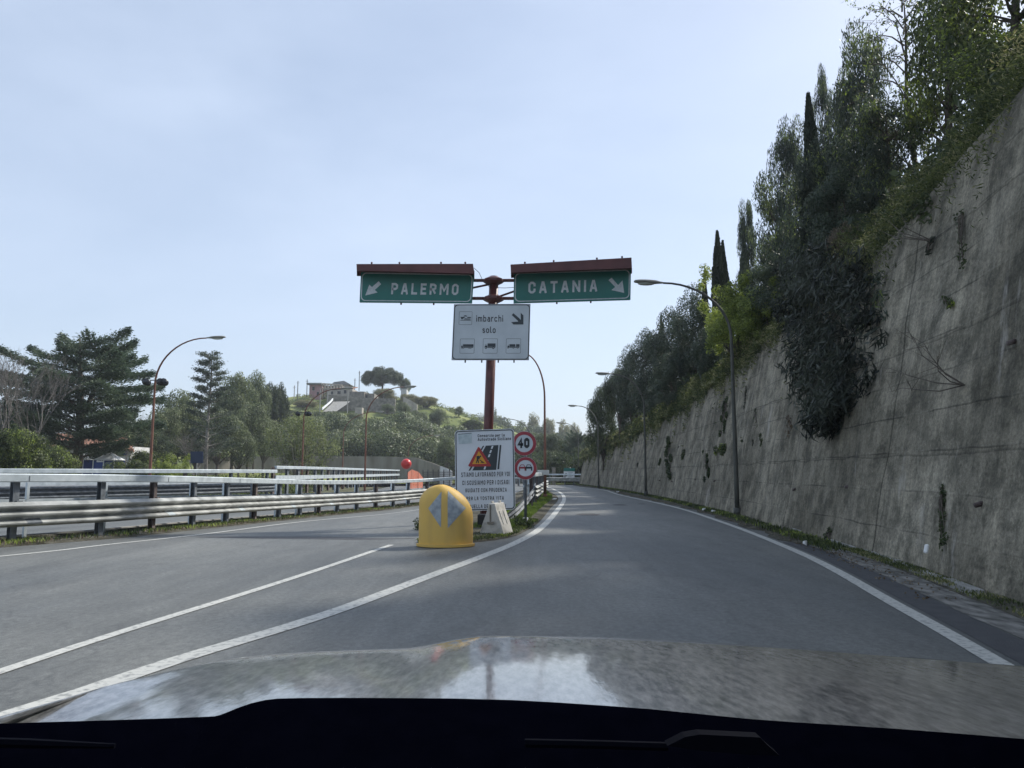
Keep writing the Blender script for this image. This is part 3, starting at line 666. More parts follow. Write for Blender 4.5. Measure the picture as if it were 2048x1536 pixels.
# floodlight clusters on poles
def floods(u, v, Y, label):
    p = at(u, v, Y); root = empty('floodlight_cluster', (p.x, p.y, p.z), label, 'floodlight', 'floodlight clusters')
    MB().tube([p + V((-0.95, 0, 0.1)), p + V((0.35, 0, 0.15))], 0.03, 6).build('bracket', M['poledark'], root)
    for dx in (-0.62, 0.12, 0.3):
        MB().tube([p + V((dx, -0.25, 0.02)), p + V((dx, 0.05, -0.02)), p + V((dx, 0.25, 0))], [0.19, 0.17, 0.07], 12).build('floodlight', M['glass'], root, True)
    return root
floods(319, 765, 39.3, 'pair of dark floodlights hanging on the brown lamp pole beside the cedar')
floods(612, 828, 60.8, 'small dark floodlights on the lamp pole before the multi stemmed tree')

# ------------------------------------------------------------------ lettering
BOWL = [(0, .58), (.12, .7), (.3, .7), (.42, .58), (.42, .12), (.3, 0), (.12, 0), (0, .12)]
RING_O = [(.25, 0), (.34, 0), (.5, .16), (.5, .84), (.34, 1), (.16, 1), (0, .84), (0, .16), (.16, 0), (.25, 0)]
PB = [(0, 0), (0, 1), (.33, 1), (.5, .87), (.5, .6), (.33, .47), (0.05, .47)]
GL_ = {
 'P': [PB], 'R': [PB, [(.24, .47), (.5, 0)]], 'A': [[(0, 0), (.21, 1), (.31, 1), (.52, 0)], [(.08, .27), (.44, .27)]], 'L': [[(0, 1), (0, 0), (.42, 0)]],
 'E': [[(.42, 1), (0, 1), (0, 0), (.42, 0)], [(0.05, .52), (.36, .52)]], 'M': [[(0, 0), (0, 1)], [(.06, .98), (.37, .35), (.68, .98)], [(.74, 1), (.74, 0)]], 'O': [RING_O], '0': [RING_O], 'Q': [RING_O, [(.3, .25), (.52, -.05)]],
 'C': [[(.5, .74), (.5, .86), (.34, 1), (.16, 1), (0, .84), (0, .16), (.16, 0), (.34, 0), (.5, .14), (.5, .26)]], 'T': [[(0, 1), (.5, 1)], [(.25, .95), (.25, 0)]],
 'N': [[(0, 0), (0, 1)], [(.05, .97), (.52, .03)], [(.57, 0), (.57, 1)]], 'I': [[(0, 0), (0, 1)]], 'V': [[(0, 1), (.25, 0), (.5, 1)]], 'U': [[(0, 1), (0, .16), (.16, 0), (.34, 0), (.5, .16), (.5, 1)]],
 'S': [[(.5, .86), (.38, 1), (.16, 1), (.02, .88), (.02, .68), (.12, .57), (.38, .44), (.5, .32), (.5, .13), (.36, 0), (.12, 0), (0, .13)]],
 'G': [[(.5, .76), (.5, .86), (.34, 1), (.16, 1), (0, .84), (0, .16), (.16, 0), (.34, 0), (.5, .14), (.5, .48), (.28, .48)]], 'D': [[(.05, 0), (0, 0), (0, 1), (.3, 1), (.5, .8), (.5, .2), (.3, 0), (.05, 0)]],
 'Z': [[(0, 1), (.5, 1), (0, 0), (.5, 0)]], '4': [[(.4, 0), (.4, 1), (0, .3), (.56, .3)]],
 'i': [[(0, 0), (0, .62)], [(0, .93), (0, 1.0)]], 'm': [[(0, 0), (0, .7)], [(.05, .6), (.14, .7), (.24, .7), (.33, .6), (.33, 0)], [(.38, .6), (.47, .7), (.57, .7), (.66, .6), (.66, 0)]],
 'b': [[(0, 1.05), (0, 0)], BOWL], 'a': [[(.04, .6), (.14, .7), (.3, .7), (.4, .6), (.4, 0)], [(.36, .42), (.14, .42), (.02, .32), (.02, .1), (.12, 0), (.28, 0), (.38, .1)]],
 'r': [[(0, 0), (0, .7)], [(.03, .5), (.14, .68), (.28, .7)]], 'c': [[(.42, .54), (.3, .7), (.12, .7), (0, .56), (0, .14), (.12, 0), (.3, 0), (.42, .16)]],
 'h': [[(0, 0), (0, 1.05)], [(.04, .58), (.14, .7), (.3, .7), (.4, .58), (.4, 0)]], 'n': [[(0, 0), (0, .7)], [(.04, .58), (.14, .7), (.3, .7), (.4, .58), (.4, 0)]],
 's': [[(.36, .56), (.26, .7), (.12, .7), (.02, .6), (.02, .48), (.12, .4), (.28, .33), (.38, .24), (.38, .12), (.28, 0), (.12, 0), (0, .14)]],
 'o': [[(.2, 0), (.3, 0), (.42, .12), (.42, .58), (.3, .7), (.12, .7), (0, .58), (0, .12), (.12, 0), (.2, 0)]], 'l': [[(0, 1.05), (0, .1), (.08, 0), (.16, 0)]],
 'e': [[(0.04, .36), (.4, .36), (.4, .56), (.28, .7), (.12, .7), (0, .56), (0, .14), (.12, 0), (.28, 0), (.4, .12)]], 'p': [[(0, .7), (0, -.3)], BOWL],
 't': [[(.1, .95), (.1, .12), (.2, 0), (.3, 0)], [(0, .7), (.3, .7)]], 'u': [[(0, .7), (0, .12), (.12, 0), (.28, 0), (.38, .1)], [(.42, .7), (.42, 0)]],
 'd': [[(.42, 1.05), (.42, 0)], [(.42 - x, y) for x, y in BOWL]], 'z': [[(0, .7), (.4, .7), (0, 0), (.4, 0)]],
}
def text_geo(body, gap=0.3, th=0.17):
    """condensed sans built from strokes; returns (x, y, layer) with cap height 1"""
    vs, fs = [], []; x0 = 0.0; h = th / 2
    for ch in body:
        if ch == ' ': x0 += 0.42; continue
        g = GL_[ch]; wmax = max(p[0] for st in g for p in st)
        for ly, st in enumerate(g):
            P = [Vector((x0 + h + p[0], h + p[1] * (1 - th))) for p in st]; n = len(P); closed = (P[0] - P[-1]).length < 1e-6; b0 = len(vs)
            for i, p in enumerate(P):
                a = P[i] - P[i - 1] if i else (P[-1] - P[-2] if closed else P[1] - P[0])
                b = P[i + 1] - P[i] if i < n - 1 else (P[1] - P[0] if closed else P[-1] - P[-2])
                a.normalize(); b.normalize(); na = Vector((-a.y, a.x)); nb_ = Vector((-b.y, b.x)); m_ = na + nb_
                m_ = m_ / m_.length if m_.length > 1e-4 else na
                k = min(1.5, 1 / max(0.3, m_.dot(na))); ext = Vector((0, 0))
                if not closed and i == 0: ext = -a * (h if abs(a.y) > 0.9 or abs(a.x) > 0.9 else 0.0) * 1.0
                if not closed and i == n - 1: ext = b * (h if abs(b.y) > 0.9 or abs(b.x) > 0.9 else 0.0)
                q = p + ext
                vs.append((q.x + m_.x * h * k, q.y + m_.y * h * k, ly)); vs.append((q.x - m_.x * h * k, q.y - m_.y * h * k, ly))
            fs += [(b0 + 2 * i, b0 + 2 * i + 1, b0 + 2 * i + 3, b0 + 2 * i + 2) for i in range(n - 1)]
        x0 += wmax + th + gap
    return vs, fs
def text(mb, body, u0, v_base, u1, v_top, Y, gap=0.2, th=0.17, dv=0.0):
    vs, fs = text_geo(body, gap, th)
    xs_ = [v[0] for v in vs]; x0, x1 = min(xs_), max(xs_); out = []
    for x, y, ly in vs:
        t = (x - x0) / (x1 - x0)
        out.append(at(u0 + (u1 - u0) * t, v_base + dv * t - (v_base - v_top) * y, Y - 0.0007 * ly))
    mb.add(out, fs); return mb
def rrect(u0, v0, u1, v1, r, Y, skew=0.0, dv=0.0, n=5):
    """rounded rect; skew = shift of the bottom edge to the right (px), dv = right edge lower (px)"""
    pts = []
    for cx_, cy_, a0 in ((u1 - r, v0 + r, -90), (u1 - r, v1 - r, 0), (u0 + r, v1 - r, 90), (u0 + r, v0 + r, 180)):
        for i in range(n + 1):
            a = R(a0 + 90 * i / n); uu = cx_ + r * math.cos(a); vv = cy_ + r * math.sin(a)
            pts.append(at(uu + skew * (vv - v0) / (v1 - v0), vv + dv * (uu - u0) / (u1 - u0), Y))
    return pts
def ring(mb, a, b):
    k = len(a); mb.add(list(a) + list(b), [(i, (i + 1) % k, (i + 1) % k + k, i + k) for i in range(k)]); return mb
def pp(mb, pts, Y): mb.poly([at(u, v, Y) for u, v in pts]); return mb

# ------------------------------------------------------------------ the direction sign on its red post
YS = 23.6
base = at(973, 1036, YS)
root = empty('direction_sign', (at(973, 945, YS).x, YS, 0), 'red post carrying green motorway panels for two cities above the road fork', 'road sign')
bx0 = at(974, 1036, YS + 0.35)
p_lo = at(976.5, 860, YS + 0.35); p_hi = at(988, 556, YS + 0.35)
d = (p_hi - p_lo); p0 = p_lo - d * ((p_lo.z + 0.1) / d.z)
MB().tube([p0, p_lo, p_hi], [0.16, 0.155, 0.15], 16).tube([p_hi, p_hi + d.normalized() * 0.05], [0.17, 0.14], 16).build('post', M['red'], root, True)
fl = MB()
for v in (562, 598):
    c = at(987, v, YS + 0.35)
    fl.tube([c + V((0, 0, -0.13)), c + V((0, 0, -0.04)), c + V((0, 0, 0.04)), c + V((0, 0, 0.13))], [0.16, 0.34, 0.34, 0.16], 10)
    fl.tube([c + V((-1.0, 0, 0.02)), c + V((1.0, 0, 0.02))], 0.055, 8)
a = at(987, 567, YS + 0.35); b = at(940, 590, YS + 0.3); fl.tube([a, at(944, 576, YS + 0.3)], 0.035, 6)
fl.tube([at(990, 596, YS + 0.35), at(1030, 582, YS + 0.3)], 0.035, 6)
fl.build('bracket', M['red'], root)
wire = MB().tube([at(948, 536, YS + 0.3), at(958, 545, YS + 0.3), at(966, 562, YS + 0.3), at(980, 575, YS + 0.2), at(1010, 576, YS + 0.3), at(1040, 574, YS + 0.3)], 0.010, 5).build('cable', M['mesh'], root)

def green_panel(name, tl, tr, br, bl, roof, word, wpx, arrow, label, blue_edge=False):
    """corner pixels on the plane YS"""
    r_ = empty(name, at((tl[0] + tr[0]) / 2, (tl[1] + bl[1]) / 2, YS), label, 'road sign', 'green city panels')
    def q(s, t, Y=YS):
        u = (tl[0] * (1 - s) + tr[0] * s) * (1 - t) + (bl[0] * (1 - s) + br[0] * s) * t
        v = (tl[1] * (1 - s) + tr[1] * s) * (1 - t) + (bl[1] * (1 - s) + br[1] * s) * t
        return at(u, v, Y)
    MB().poly([q(0, 0), q(1, 0), q(1, 1), q(0, 1)], 0.10).build('panel', M['green'], r_)
    def rr(inset_u, inset_v, rad, Y):
        out = []; su = 226.0; sv = 62.0
        for cx_, cy_, a0 in ((1, 0, -90), (1, 1, 0), (0, 1, 90), (0, 0, 180)):
            for i in range(6):
                a = R(a0 + 90 * i / 5)
                x = (su - inset_u - rad if cx_ else inset_u + rad) + rad * math.cos(a); y = (sv - inset_v - rad if cy_ else inset_v + rad) + rad * math.sin(a)
                out.append(q(x / su, y / sv, Y))
        return out
    b_ = MB(); ring(b_, rr(2.2, 2.2, 9, YS - 0.006), rr(4.0, 4.0, 8, YS - 0.006)); b_.build('border', M['letter'], r_)
    tb = MB(); vs, fs = text_geo(word, 0.36, 0.2); xs_ = [v[0] for v in vs]; x0, x1 = min(xs_), max(xs_)
    s0, s1, t0, t1 = wpx
    tb.add([q(s0 + (s1 - s0) * (x - x0) / (x1 - x0), t1 - (t1 - t0) * y, YS - 0.006 - 0.0007 * ly) for x, y, ly in vs], fs)
    tb.build('lettering', M['letter'], r_)
    MB().poly([q(s, t, YS - 0.006) for s, t in arrow]).build('arrow', M['letter'], r_)
    # canopy
    (a0, a1, a2, a3) = roof           # front fascia corners tl tr br bl in px at plane YS-0.62
    F_ = [at(*p, YS - 0.55) for p in (a0, a1, a2, a3)]
    B_ = [V((p.x * (YS + 0.12) / (YS - 0.55) , YS + 0.12, p.z + (0.16 if i < 2 else 0.0))) for i, p in enumerate(F_)]
    rm = MB(); vs = F_ + B_
    t_ = 0.012
    rm.add(vs, [(0, 1, 2, 3), (0, 4, 5, 1), (1, 5, 6, 2), (0, 3, 7, 4), (4, 7, 6, 5)])
    rm.add([v + V((0, 0, 0)) for v in (F_[3] + V((0, 0.02, 0.10)), F_[2] + V((0, 0.02, 0.10)), B_[2] + V((0, -0.02, 0.10)), B_[3] + V((0, -0.02, 0.10)))], [(0, 1, 2, 3)])
    rm.build('canopy', M['red_roof'], r_, recalc=False)
    bolts = MB()
    for s in (0.12, 0.36, 0.72, 0.93):
        c = F_[0].lerp(F_[1], s); c = c + V((0, 0.2, 0.09)); bolts.sphere(c, 0.035, 8, 6)
    for s in (0.37, 0.66, 0.96)[:2]:
        c = q(s, 1.0, YS + 0.06); bolts.box(c + V((0, 0, -0.03)), (0.05, 0.05, 0.09))
    bolts.build('bolt', M['red'], r_)
    bk = MB()
    for s in (0.2, 0.8): bk.box(q(s, 0.5, YS + 0.16), (0.06, 0.06, 1.0))
    bk.build('rear_bracket', M['red'], r_)
    return r_
# panel coordinates (s,t): 0..1 across and down
def P1(zx, zy): return ((zx - 130) / 722.0, (zy - 205) / 195.0)
arL = [P1(*p) for p in ((165, 358), (187, 288), (205, 303), (246, 265), (263, 284), (224, 322), (243, 338))]
green_panel('city_panel', (722, 543), (948, 547), (944, 606), (719, 604),
            ((713, 528), (946, 527.5), (949, 547), (714, 541)), 'PALERMO', (0.277, 0.872, 0.36, 0.735), arL, 'green motorway panel reading PALERMO with white arrow down left under a red canopy')
def P2(zx, zy): s = (zx - 1113) / 748.0; return (s, (zy - (205 - 25 * s)) / 198.0)
arR = [P2(*p) for p in ((1718, 255), (1738, 239), (1780, 286), (1808, 256), (1820, 336), (1738, 318), (1762, 298))]
green_panel('city_panel', (1028, 544), (1262, 537), (1261, 599), (1027, 606),
            ((1021, 529), (1263, 515), (1264, 536), (1022, 545)), 'CATANIA', (0.125, 0.715, 0.33, 0.71), arR, 'green motorway panel reading CATANIA with white arrow down right under a red canopy')

# ferry and truck panel
YF = YS - 0.02
r_ = empty('ferry_panel', at(982, 664, YF), 'grey white panel reading imbarchi solo with ferry and truck symbols below the green ones', 'road sign')
def zf6(zx, zy): return (900 + zx / 11.82, 600 + zy / 11.82)
MB().poly([at(908, 608.3, YF), at(1061, 607.6, YF), at(1058, 720, YF), at(903, 720, YF)], 0.06).build('panel', M['alu'], r_)
def q6(x, y, Y=YF - 0.005):   # px in panel; skew following the leaning panel
    return at(x, y, Y)
def rr6(i, rad, Y):
    pts = []
    for cx_, cy_, a0 in ((1, 0, -90), (1, 1, 0), (0, 1, 90), (0, 0, 180)):
        for k in range(6):
            a = R(a0 + 90 * k / 5)
            s = (153 - i - rad if cx_ else i + rad) + rad * math.cos(a); t = (112 - i - rad if cy_ else i + rad) + rad * math.sin(a)
            s /= 153; t /= 112; pts.append(at((908 * (1 - s) + 1061 * s) * (1 - t) + (903 * (1 - s) + 1058 * s) * t, 608 + 112 * t, Y))
    return pts
MB().poly(rr6(2.4, 6, YF - 0.004)).build('face', M['white'], r_)
b_ = MB(); ring(b_, rr6(1.0, 7, YF - 0.0075), rr6(2.6, 6.2, YF - 0.0075))
def boxr(mb, z, r=1.6, t=0.55):
    (u0, v0), (u1, v1) = zf6(z[0], z[1]), zf6(z[2], z[3])
    ring(mb, rrect(u0, v0, u1, v1, r, YF - 0.0075, -0.9), rrect(u0 + t, v0 + t, u1 - t, v1 - t, r * 0.8, YF - 0.0075, -0.9))
boxr(b_, (218, 272, 528, 586)); boxr(b_, (240, 916, 582, 1262)); boxr(b_, (783, 912, 1128, 1262)); boxr(b_, (1330, 912, 1678, 1262))
b_.build('border', M['charcoal'], r_)
YT = YF - 0.0095
text(MB(), 'imbarchi', *zf6(620, 512), *zf6(1255, 362), YT, 0.2, 0.15).build('lettering', M['black'], r_, recalc=False)
text(MB(), 'solo', *zf6(768, 780), *zf6(1078, 632), YT, 0.2, 0.15).build('lettering', M['black'], r_, recalc=False)
ic = MB()
pp(ic, [zf6(*p) for p in ((1497, 312), (1640, 432), (1672, 470), (1672, 300), (1735, 365), (1735, 578), (1500, 578), (1448, 522), (1600, 512), (1612, 500), (1460, 355))], YT)
def zbox(mb, x0, y0, x1, y1): pp(mb, [zf6(x0, y0), zf6(x1, y0), zf6(x1, y1), zf6(x0, y1)], YT)
def disc(mb, u, v, r, Y, n=14, r_in=None):
    o_ = [at(u + r * math.cos(2 * math.pi * i / n), v + r * math.sin(2 * math.pi * i / n), Y) for i in range(n)]
    if r_in is None: mb.poly(o_)
    else: ring(mb, o_, [at(u + r_in * math.cos(2 * math.pi * i / n), v + r_in * math.sin(2 * math.pi * i / n), Y) for i in range(n)])
ic.build('arrow', M['charcoal'], r_, recalc=False); ic = MB()
# ferry
pp(ic, [zf6(*p) for p in ((245, 400), (345, 400), (350, 418), (330, 432), (300, 436), (310, 450), (270, 452))], YT)
pp(ic, [zf6(*p) for p in ((318, 388), (345, 362), (372, 362), (404, 376), (404, 390))], YT)
pp(ic, [zf6(*p) for p in ((412, 402), (497, 402), (488, 424), (405, 424))], YT)
pp(ic, [zf6(*p) for p in ((350, 436), (486, 440), (480, 458), (330, 458))], YT)
zbox(ic, 245, 470, 495, 483)
# lorries
def truck(x0, y0, boxes, wheels, cabw=46, bh=60, s=1.0):
    ic = MB(); WH_ = MB()
    for a, b in boxes: zbox(ic, a, y0, b, y0 + bh)
    x1 = boxes[0][0]
    pp(ic, [zf6(*p) for p in ((x1 - cabw, y0 + bh * 0.9), (x1 - cabw + 6, y0 + bh * 0.62), (x1 - 8, y0 + bh * 0.55), (x1 - 6, y0 + bh + 22), (x1 - cabw, y0 + bh + 14))], YT)
    pp(ic, [zf6(*p) for p in ((x1 - cabw + 12, y0 + bh * 0.55), (x1 - cabw + 20, y0 + bh * 0.2), (x1 - 10, y0 + bh * 0.2), (x1 - 10, y0 + bh * 0.28), (x1 - cabw + 25, y0 + bh * 0.28), (x1 - cabw + 18, y0 + bh * 0.55))], YT)
    zbox(ic, x1 - 2, y0 + bh + 6, boxes[-1][1] - 6, y0 + bh + 22)
    for wx in wheels:
        u, v = zf6(wx, y0 + bh + 24); disc(ic, u, v, 1.6 * s, YT - 0.002); disc(WH_, u, v, 0.7 * s, YT - 0.004)
    ic.build('lorry_symbol', M['charcoal'], r_, recalc=False); WH_.build('wheel_hub', M['white'], r_, recalc=False)
ic.build('ferry_symbol', M['charcoal'], r_, recalc=False)
truck(0, 1046, [(308, 555)], (282, 318, 450, 488))
truck(0, 1026, [(888, 1076)], (848, 1022), 68, 82, 1.4)
truck(0, 1044, [(1405, 1545), (1562, 1645)], (1372, 1500, 1598))
bt = MB()
for u in (930.5, 963.5, 996.5, 1028): bt.box(at(u, 722.5, YF + 0.03), (0.045, 0.045, 0.09))
bt.build('clamp', M['poledark'], r_)

# ------------------------------------------------------------------ roadworks board
YB = 19.8
r_ = empty('roadworks_board', (at(970, 945, YB).x, YB, 0), 'large white roadworks board with works triangle and four lines of Italian text', 'road sign')
def zb2(zx, zy): return (780 + zx / 4.876, 840 + zy / 4.876)
bc = [(909.5, 861), (1028, 857.2), (1030.8, 1019), (911, 1023)]
def qb(s, t, Y): 
    u = (bc[0][0] * (1 - s) + bc[1][0] * s) * (1 - t) + (bc[3][0] * (1 - s) + bc[2][0] * s) * t
    v = (bc[0][1] * (1 - s) + bc[1][1] * s) * (1 - t) + (bc[3][1] * (1 - s) + bc[2][1] * s) * t
    return at(u, v, Y)
def rrb(i, rad, Y):
    pts = []
    for cx_, cy_, a0 in ((1, 0, -90), (1, 1, 0), (0, 1, 90), (0, 0, 180)):
        for k in range(7):
            a = R(a0 + 90 * k / 6)
            s = (119 - i - rad if cx_ else i + rad) + rad * math.cos(a); t = (162 - i - rad if cy_ else i + rad) + rad * math.sin(a)
            pts.append(qb(s / 119, t / 162, Y))
    return pts
MB().poly(rrb(0, 7, YB), 0.035).build('panel', M['board'], r_)
b_ = MB(); ring(b_, rrb(1.3, 6.4, YB - 0.005), rrb(3.2, 5.0, YB - 0.005)); b_.build('border', M['charcoal'], r_)
YT = YB - 0.006
for s, z in (('STIAMO LAVORANDO PER VOI', (695, 556, 1168, 512, -9)), ('CI SCUSIAMO PER I DISAGI', (705, 635, 1162, 592, -9)), ('GUIDATE CON PRUDENZA', (735, 706, 1138, 668, -8)), ('PER LA VOSTRA VITA', (745, 784, 1110, 748, -7)), ('E QUELLA DEGLI ALTRI', (742, 862, 1128, 826, -7))):
    u0, v0 = zb2(z[0], z[1]); u1, _ = zb2(z[2], z[1]); vt = zb2(0, z[3])[1]
    text(MB(), s, u0, v0, u1, vt, YT, 0.33, 0.17, z[4] / 4.876).build('lettering', M['black'], r_, recalc=False)
for s, z in (('Consorzio per la', (855, 168, 1118, 140, -8)), ('Autostrade Siciliane', (855, 204, 1180, 176, -10))):
    u0, v0 = zb2(z[0], z[1]); u1, _ = zb2(z[2], z[1]); vt = zb2(0, z[3])[1]
    text(MB(), s, u0, v0, u1, vt, YT, 0.2, 0.18, z[4] / 4.876).build('lettering', M['black'], r_, recalc=False)
def zpoly(mb, pts, Y): return pp(mb, [zb2(*p) for p in pts], Y)
sm = MB(); zpoly(sm, [(664, 140), (798, 128), (799, 226), (672, 234)], YT); sm.build('faded_logo', M['smudge'], r_)
ln = MB(); zpoly(ln, [(664, 137), (796, 126), (796, 130), (664, 142)], YT - 0.002); ln.build('logo_edge', M['charcoal'], r_)
rd = MB()
zpoly(rd, [(935, 250), (1058, 244), (1036, 486), (803, 492)], YT)
zpoly(rd, [(905, 252), (920, 251), (782, 494), (765, 494)], YT); zpoly(rd, [(1070, 244), (1086, 243), (1064, 480), (1047, 481)], YT)
rd.build('road_picture', M['charcoal'], r_)
ds = MB()
for t0_, t1_ in ((0.02, 0.14), (0.19, 0.31), (0.36, 0.48), (0.60, 0.72), (0.84, 0.98)):
    def e(t, o_): return (1003 - 85 * t + o_, 247 + 240 * t)
    zpoly(ds, [e(t0_, -8), e(t0_, 8), e(t1_, 8), e(t1_, -8)], YT - 0.003)
zpoly(ds, [(1037, 246), (1041, 246), (1010, 486), (1004, 486)], YT - 0.003) if False else None
ds.build('lane_dash', M['board'], r_)
tri = MB(); zpoly(tri, [(865, 262), (878, 275), (985, 440), (980, 452), (775, 455), (763, 445), (856, 268)], YT - 0.005); tri.build('triangle_border', M['signred'], r_)
tr2 = MB(); zpoly(tr2, [(866, 302), (944, 426), (801, 430)], YT - 0.008); tr2.build('triangle_face', M['signyel'], r_)
mn = MB()
Ym = YT - 0.011
zpoly(mn, [(843, 352), (866, 348), (880, 362), (872, 382), (862, 384), (866, 402), (868, 421), (858, 422), (852, 395), (846, 422), (836, 420), (846, 385)], Ym)
disc(mn, *zb2(882, 354), 1.7, Ym)
zpoly(mn, [(872, 392), (878, 386), (912, 412), (908, 418)], Ym); zpoly(mn, [(880, 416), (896, 404), (908, 406), (924, 418)], Ym)
mn.build('works_figure', M['black'], r_, recalc=False)
lg = MB()
for u in (930, 1010): 
    c = at(u, 945, YB + 0.07); lg.box((c.x, YB + 0.07, 1.25), (0.06, 0.06, 2.55))
lg.build('leg', M['post'], r_)
# dark rubber ballast under board
bl = at(968, 1030, YB + 0.1)
o = MB().box((bl.x, YB + 0.25, 0.24), (0.34, 0.4, 0.34)).build('ballast_block', M['rubber'], None, bevel=0.03)
tag(o, 'dark square ballast block under the roadworks board', 'block')

# ------------------------------------------------------------------ round signs
def round_sign(uc, vc, Y, rp, label, kind, name):
    c = at(uc, vc, Y); r_ = empty(name, c, label, 'road sign', 'round prohibition signs')
    k = rp
    def dsc(rad, Yd, rin=None):
        m_ = MB(); n_ = 40
        o_ = [V((c.x + rad * math.cos(2 * math.pi * i / n_), Yd, c.z + rad * math.sin(2 * math.pi * i / n_))) for i in range(n_)]
        if rin is None: return o_
        return o_, [V((c.x + rin * math.cos(2 * math.pi * i / n_), Yd, c.z + rin * math.sin(2 * math.pi * i / n_))) for i in range(n_)]
    rad = rp / F * Y
    MB().poly(dsc(rad, Y), 0.025).build('disc', M['board'] if kind else M['white'], r_)
    m_ = MB(); ring(m_, *dsc(rad * 0.985, Y - 0.004, rad * 0.72)); m_.build('red_ring', M['crimson'], r_)
    return r_, c, rad
Y4 = 22.4
r_, c, rad = round_sign(1048.5, 887, Y4, 24.2, 'round speed limit sign reading 40 beside the roadworks board', 0, 'speed_limit_sign')
m_ = MB(); text(m_, '40', *zb2(1240, 274), *zb2(1360, 174), Y4 - 0.005, 0.12, 0.30); m_.build('number', M['black'], r_, recalc=False)
r2_, c2, rad2 = round_sign(1051, 936.5, Y4 + 0.02, 22.5, 'round no overtaking sign with two cars, below the speed limit sign', 1, 'no_overtaking_sign')
def car_pic(mb, cx_, cy_, Y):
    for pts in (((-28, -12), (-16, -34), (16, -34), (28, -12), (22, -12), (12, -28), (-12, -28), (-22, -12)),
                ((-34, -12), (34, -12), (34, 14), (22, 14), (22, 6), (-22, 6), (-22, 14), (-34, 14))):
        pp(mb, [zb2(cx_ + a, cy_ + b) for a, b in pts], Y)
    pp(mb, [zb2(cx_ + a, cy_ + b) for a, b in ((-34, 14), (-22, 14), (-22, 26), (-34, 26))], Y); pp(mb, [zb2(cx_ + a, cy_ + b) for a, b in ((22, 14), (34, 14), (34, 26), (22, 26))], Y)
m_ = MB(); car_pic(m_, 1290, 468, Y4 + 0.012); m_.build('left_car_symbol', M['crimson'], r2_, recalc=False)
m_ = MB(); car_pic(m_, 1353, 468, Y4 + 0.012); m_.build('right_car_symbol', M['charcoal'], r2_, recalc=False)
pc = at(1051, 945, Y4 + 0.07)
MB().tube([(pc.x, Y4 + 0.075, -0.1), (pc.x, Y4 + 0.075, 2.72)], 0.04, 10).build('post', M['post'], r2_, True)

# ------------------------------------------------------------------ yellow obstacle marker
Yd = 15.7
cb = gnd(897, 1086); cx0 = cb.x
Wd = 0.555; Hd = at(890, 969, Yd).z
def hw(z):   # fullness of the left and right half at height z
    t = z / Hd
    l = 1 if t < 0.70 else math.sqrt(max(0, 1 - ((t - 0.70) / 0.30) ** 2))
    r_2 = 1 if t < 0.43 else max(0, 1 - ((t - 0.43) / 0.57) ** 2.1) ** 0.68
    return l, r_2
pk = -0.09
def dl_edges(z):
    l, r_2 = hw(z); t = z / Hd; m0 = pk * ss((t - 0.4) / 0.6)
    return m0 - (Wd + m0) * l, m0 + (Wd - m0) * r_2
def dl_front(x, z):
    l, r_2 = dl_edges(z); mid = (l + r_2) / 2; hwid = max(1e-4, (r_2 - l) / 2); q = max(0, 1 - ((x - mid) / hwid) ** 2)
    depth = 0.42 * (0.35 + 0.65 * min(1, hwid / Wd)) * (1 - 0.12 * z / Hd)
    return -depth * math.sqrt(q)
root = empty('obstacle_marker', (cx0, Yd, 0), 'rounded yellow plastic obstacle marker with two grey half arrows at the road fork', 'road marker')
vs = []; nz = 34; na = 28
for i in range(nz + 1):
    z = Hd * (1 - (1 - i / nz) ** 1.6) * 0.9995 + 0.03 * (1 - i / nz)
    l, r_2 = dl_edges(min(z, Hd * 0.9999))
    for j in range(na + 1):
        a = math.pi * j / na; x = (l + r_2) / 2 - (r_2 - l) / 2 * math.cos(a)
        vs.append((cx0 + x, Yd + dl_front(x, min(z, Hd * 0.9999)), z))
k = na + 1
fs = [(i * k + j, i * k + j + 1, (i + 1) * k + j + 1, (i + 1) * k + j) for i in range(nz) for j in range(na)]
nb = len(vs)
for i in range(nz + 1):
    z = vs[i * k][2]; l, r_2 = dl_edges(min(z, Hd * 0.9999))
    vs.append((cx0 + l, Yd + 0.10, z)); vs.append((cx0 + r_2, Yd + 0.10, z))
for i in range(nz):
    fs += [(nb + 2 * i, nb + 2 * i + 2, (i + 1) * k, i * k), (i * k + na, (i + 1) * k + na, nb + 2 * i + 3, nb + 2 * i + 1), (nb + 2 * i, nb + 2 * i + 1, nb + 2 * i + 3, nb + 2 * i + 2)]
body = MB().add(vs, fs).build('shell', M['yellow'], root, True)
